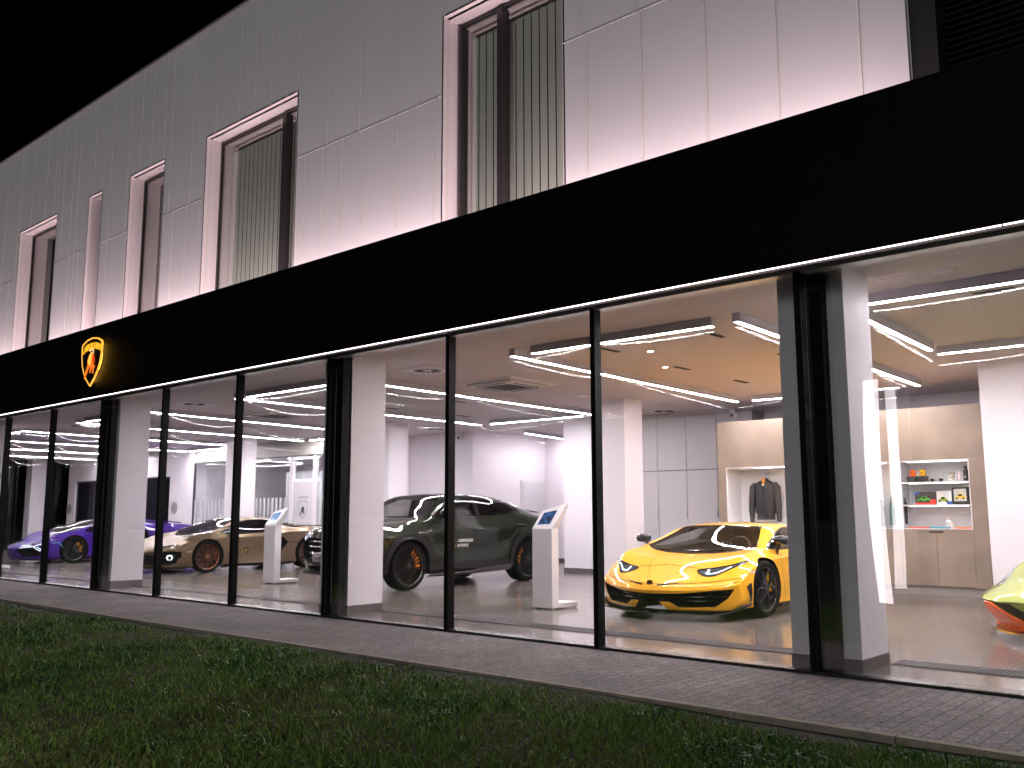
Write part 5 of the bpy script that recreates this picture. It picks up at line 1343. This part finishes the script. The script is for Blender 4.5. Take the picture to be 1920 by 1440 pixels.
for sd in (1,-1):
    # three side panes split by pillars
    def seg(a,b):
        f=lambda L,y:np.interp(y,[p[0] for p in L],[p[1] for p in L]); ys=np.linspace(a,b,9)
        return [(y,float(f(sd_top,y))) for y in ys],[(y,float(f(sd_low,y))) for y in ys]
    for a,b,gm in ((.61,1.70,glass_mat('front_door_glass',(.42,.43,.43),1.,.01)),(1.72,2.52,M_tint),(2.53,2.95,M_tint)):
        A,Bq=seg(a,b); c.drape('side_window','S',A,Bq,gm,nu=14,nv=6,off=-.001,side=sd)
    c.drape('pillar','S',[(1.645,1.55),(1.74,1.55)],[(1.655,1.20),(1.76,1.205)],M_trim,nu=3,nv=8,off=.002,side=sd)
    c.line('S',[(2.50,1.475),(2.60,1.27)],.02,M_trim,'pillar',side=sd,off=.002,nu=6)
    c.line('S',sd_top,.03,M_trim,'window_seal',side=sd,off=.003); c.line('S',sd_low,.022,M_trim,'window_seal',side=sd,off=.003)
    c.line('S',[(.55,1.12),(.58,.90),(.60,.46)],.008,M_gap2,side=sd,nu=14)
    c.line('S',[(1.74,1.195),(1.745,.90),(1.72,.46)],.008,M_gap2,side=sd,nu=14)
    c.line('S',[(2.86,1.20),(2.86,1.0),(2.66,.80),(2.55,.46)],.008,M_gap2,side=sd,nu=16)
    c.line('S',[(.60,.45),(1.72,.44),(2.55,.46)],.008,M_gap2,side=sd,nu=20)
    # black wheel-arch cladding: a band round each opening
    for yc,zc,rr_ in ((0,.40,.44),(3.03,.40,.445)):
        ang=np.linspace(R(-12),R(192),22)
        A=[(yc-(rr_+.004)*math.cos(a),zc+(rr_+.004)*math.sin(a)) for a in ang]
        k_=lambda a:(rr_+.085+.03*abs(math.sin(2*a)))
        Bq=[(yc-k_(a)*math.cos(a),zc+k_(a)*math.sin(a)*.98) for a in ang]
        c.drape('arch_cladding','S',A,Bq,M_mtrim,nu=40,nv=3,off=.006,side=sd,thick=.022)
    sk=c.drape('side_skirt','S',[(.46,.42),(1.5,.42),(2.56,.42)],[(.46,.27),(1.5,.27),(2.56,.30)],M_mtrim,side=sd,off=.006,nu=16,nv=4,thick=.02)
    c.drape('sill_blade','S',[(.50,.285),(1.5,.295),(2.50,.34)],[(.50,.25),(1.5,.255),(2.5,.29)],mat('sill_silver',(.16,.14,.15),.35,metal=.6),side=sd,off=.04,nu=16,nv=2,thick=.02)
    for y_,z_ in ((1.52,.965),(2.66,1.04)):
        p0=c.hit('S',y_,z_,.0,sd); p1=c.hit('S',y_+.22,z_+.012,.0,sd)
        n_=Vector((sd,0,0)); MB().tube([p0,p0+n_*.035,p0.lerp(p1,.5)+n_*.042,p1+n_*.035,p1],[.013,.013,.014,.013,.013],8).build('door_handle',P_green,c.root,smooth=60)
        c.drape('handle_recess','S',[(y_+.01,z_+.03),(y_+.2,z_+.035)],[(y_+.01,z_-.03),(y_+.2,z_-.02)],M_trim,side=sd,off=.002,nu=5,nv=2)
    c.drape('fender_vent','S',[(.30,.99),(.40,1.01),(.47,1.0)],[(.30,.95),(.40,.93),(.47,.86)],M_trim,side=sd,off=.004,nu=6,nv=3)
    c.line('S',[(.30,.98),(.46,.985)],.012,M_chrome,'vent_blade',side=sd,off=.006,nu=5)
    c.line('S',[(.44,.86),(.62,.64),(.85,.48)],.014,mat('green_highlight',(.05,.08,.03),.25,coat=1.),'crease_strip',side=sd,off=.004,nu=12)  # paler green strip paints a highlight along the door crease
    c.line('S',[(2.30,.60),(2.50,.80),(2.75,1.0)],.02,mat('green_highlight',(.05,.08,.03),.25,coat=1.),'crease_strip',side=sd,off=.004,nu=12)  # same painted highlight on the rear door
    f=lambda L:[(sd*a,b) for a,b in L]
    hl=c.drape('headlight','F',f([(.58,.90),(.72,.915),(.87,.96)]),f([(.56,.83),(.70,.80),(.87,.86)]),M_lampin,nu=8,nv=4,off=.004)
    c.line('F',f([(.60,.885),(.66,.86),(.72,.835),(.84,.87)]),.016,M_drl,'led_bar',off=.008,nu=10,parent=hl)
    c.drape('lens','F',f([(.58,.90),(.72,.915),(.87,.96)]),f([(.56,.83),(.70,.80),(.87,.86)]),M_lens,nu=8,nv=4,off=.014,parent=hl)
b=MB()
for z_,x_ in ((.80,.80),(.71,.84),(.60,.82),(.51,.70)):
    b.tube([(x,-.93+.30*x*x,z_) for x in np.linspace(-x_,x_,17)],.016,6)
b.build('grille_bar',M_chrome,c.root,smooth=60)
b=MB()
for x in np.linspace(-.75,.75,31): b.box(x-.004,x+.004,-.80+.3*x*x,-.79+.3*x*x,.44,.86)
b.build('grille_mesh',M_mesh,c.root)
pl=MB().box(-.26,.26,-1.035,-1.02,.47,.585).build('number_plate',mat('plate_grey',(.42,.36,.37),.5),c.root); bevel_mesh(pl.data,.004)
text_at('plate_text','LAMBORGHINI',.05,(0,-1.037,.528),(1,0,0),(0,0,1),mat('plate_text',(.12,.10,.11),.5),pl,width=.40)
splitter(c,-1.0,.30,.26,.84,M_mtrim,ext=.02,th=.05)
MB().prism([(3.32,1.325),(3.78,1.275),(3.80,1.29),(3.32,1.345)],'x',-.58,.58).build('roof_spoiler',P_green,c.root)
mirror(c,(.93,.78,1.19),(1.04,.78,1.225),w=.24,h=.17,d=.14,mats=P_green)
h=c.hit('S',1.02,.735,.004,1)
small_badge(c,h+Vector((.004,0,0)),(0,1,0),(0,0,1),.155)
for zz,tx,wd_ in ((.79,'LAMBORGHINI',.37),(.705,'KATOWICE',.27)):
    h=c.hit('S',1.14+wd_/2,zz,.006,1); h2=c.hit('S',1.14+wd_/2,zz+.04,.006,1)
    text_at('lettering',tx,.075,h,(0,1,0),(h2-h),M_lit,c.root,width=wd_,bold=.002)
c.wheels([(0,.40,.285,.315,R_black,(.90,.24,.01),'multi'),(3.03,.40,.315,.315,R_black,(.90,.24,.01),'multi')])
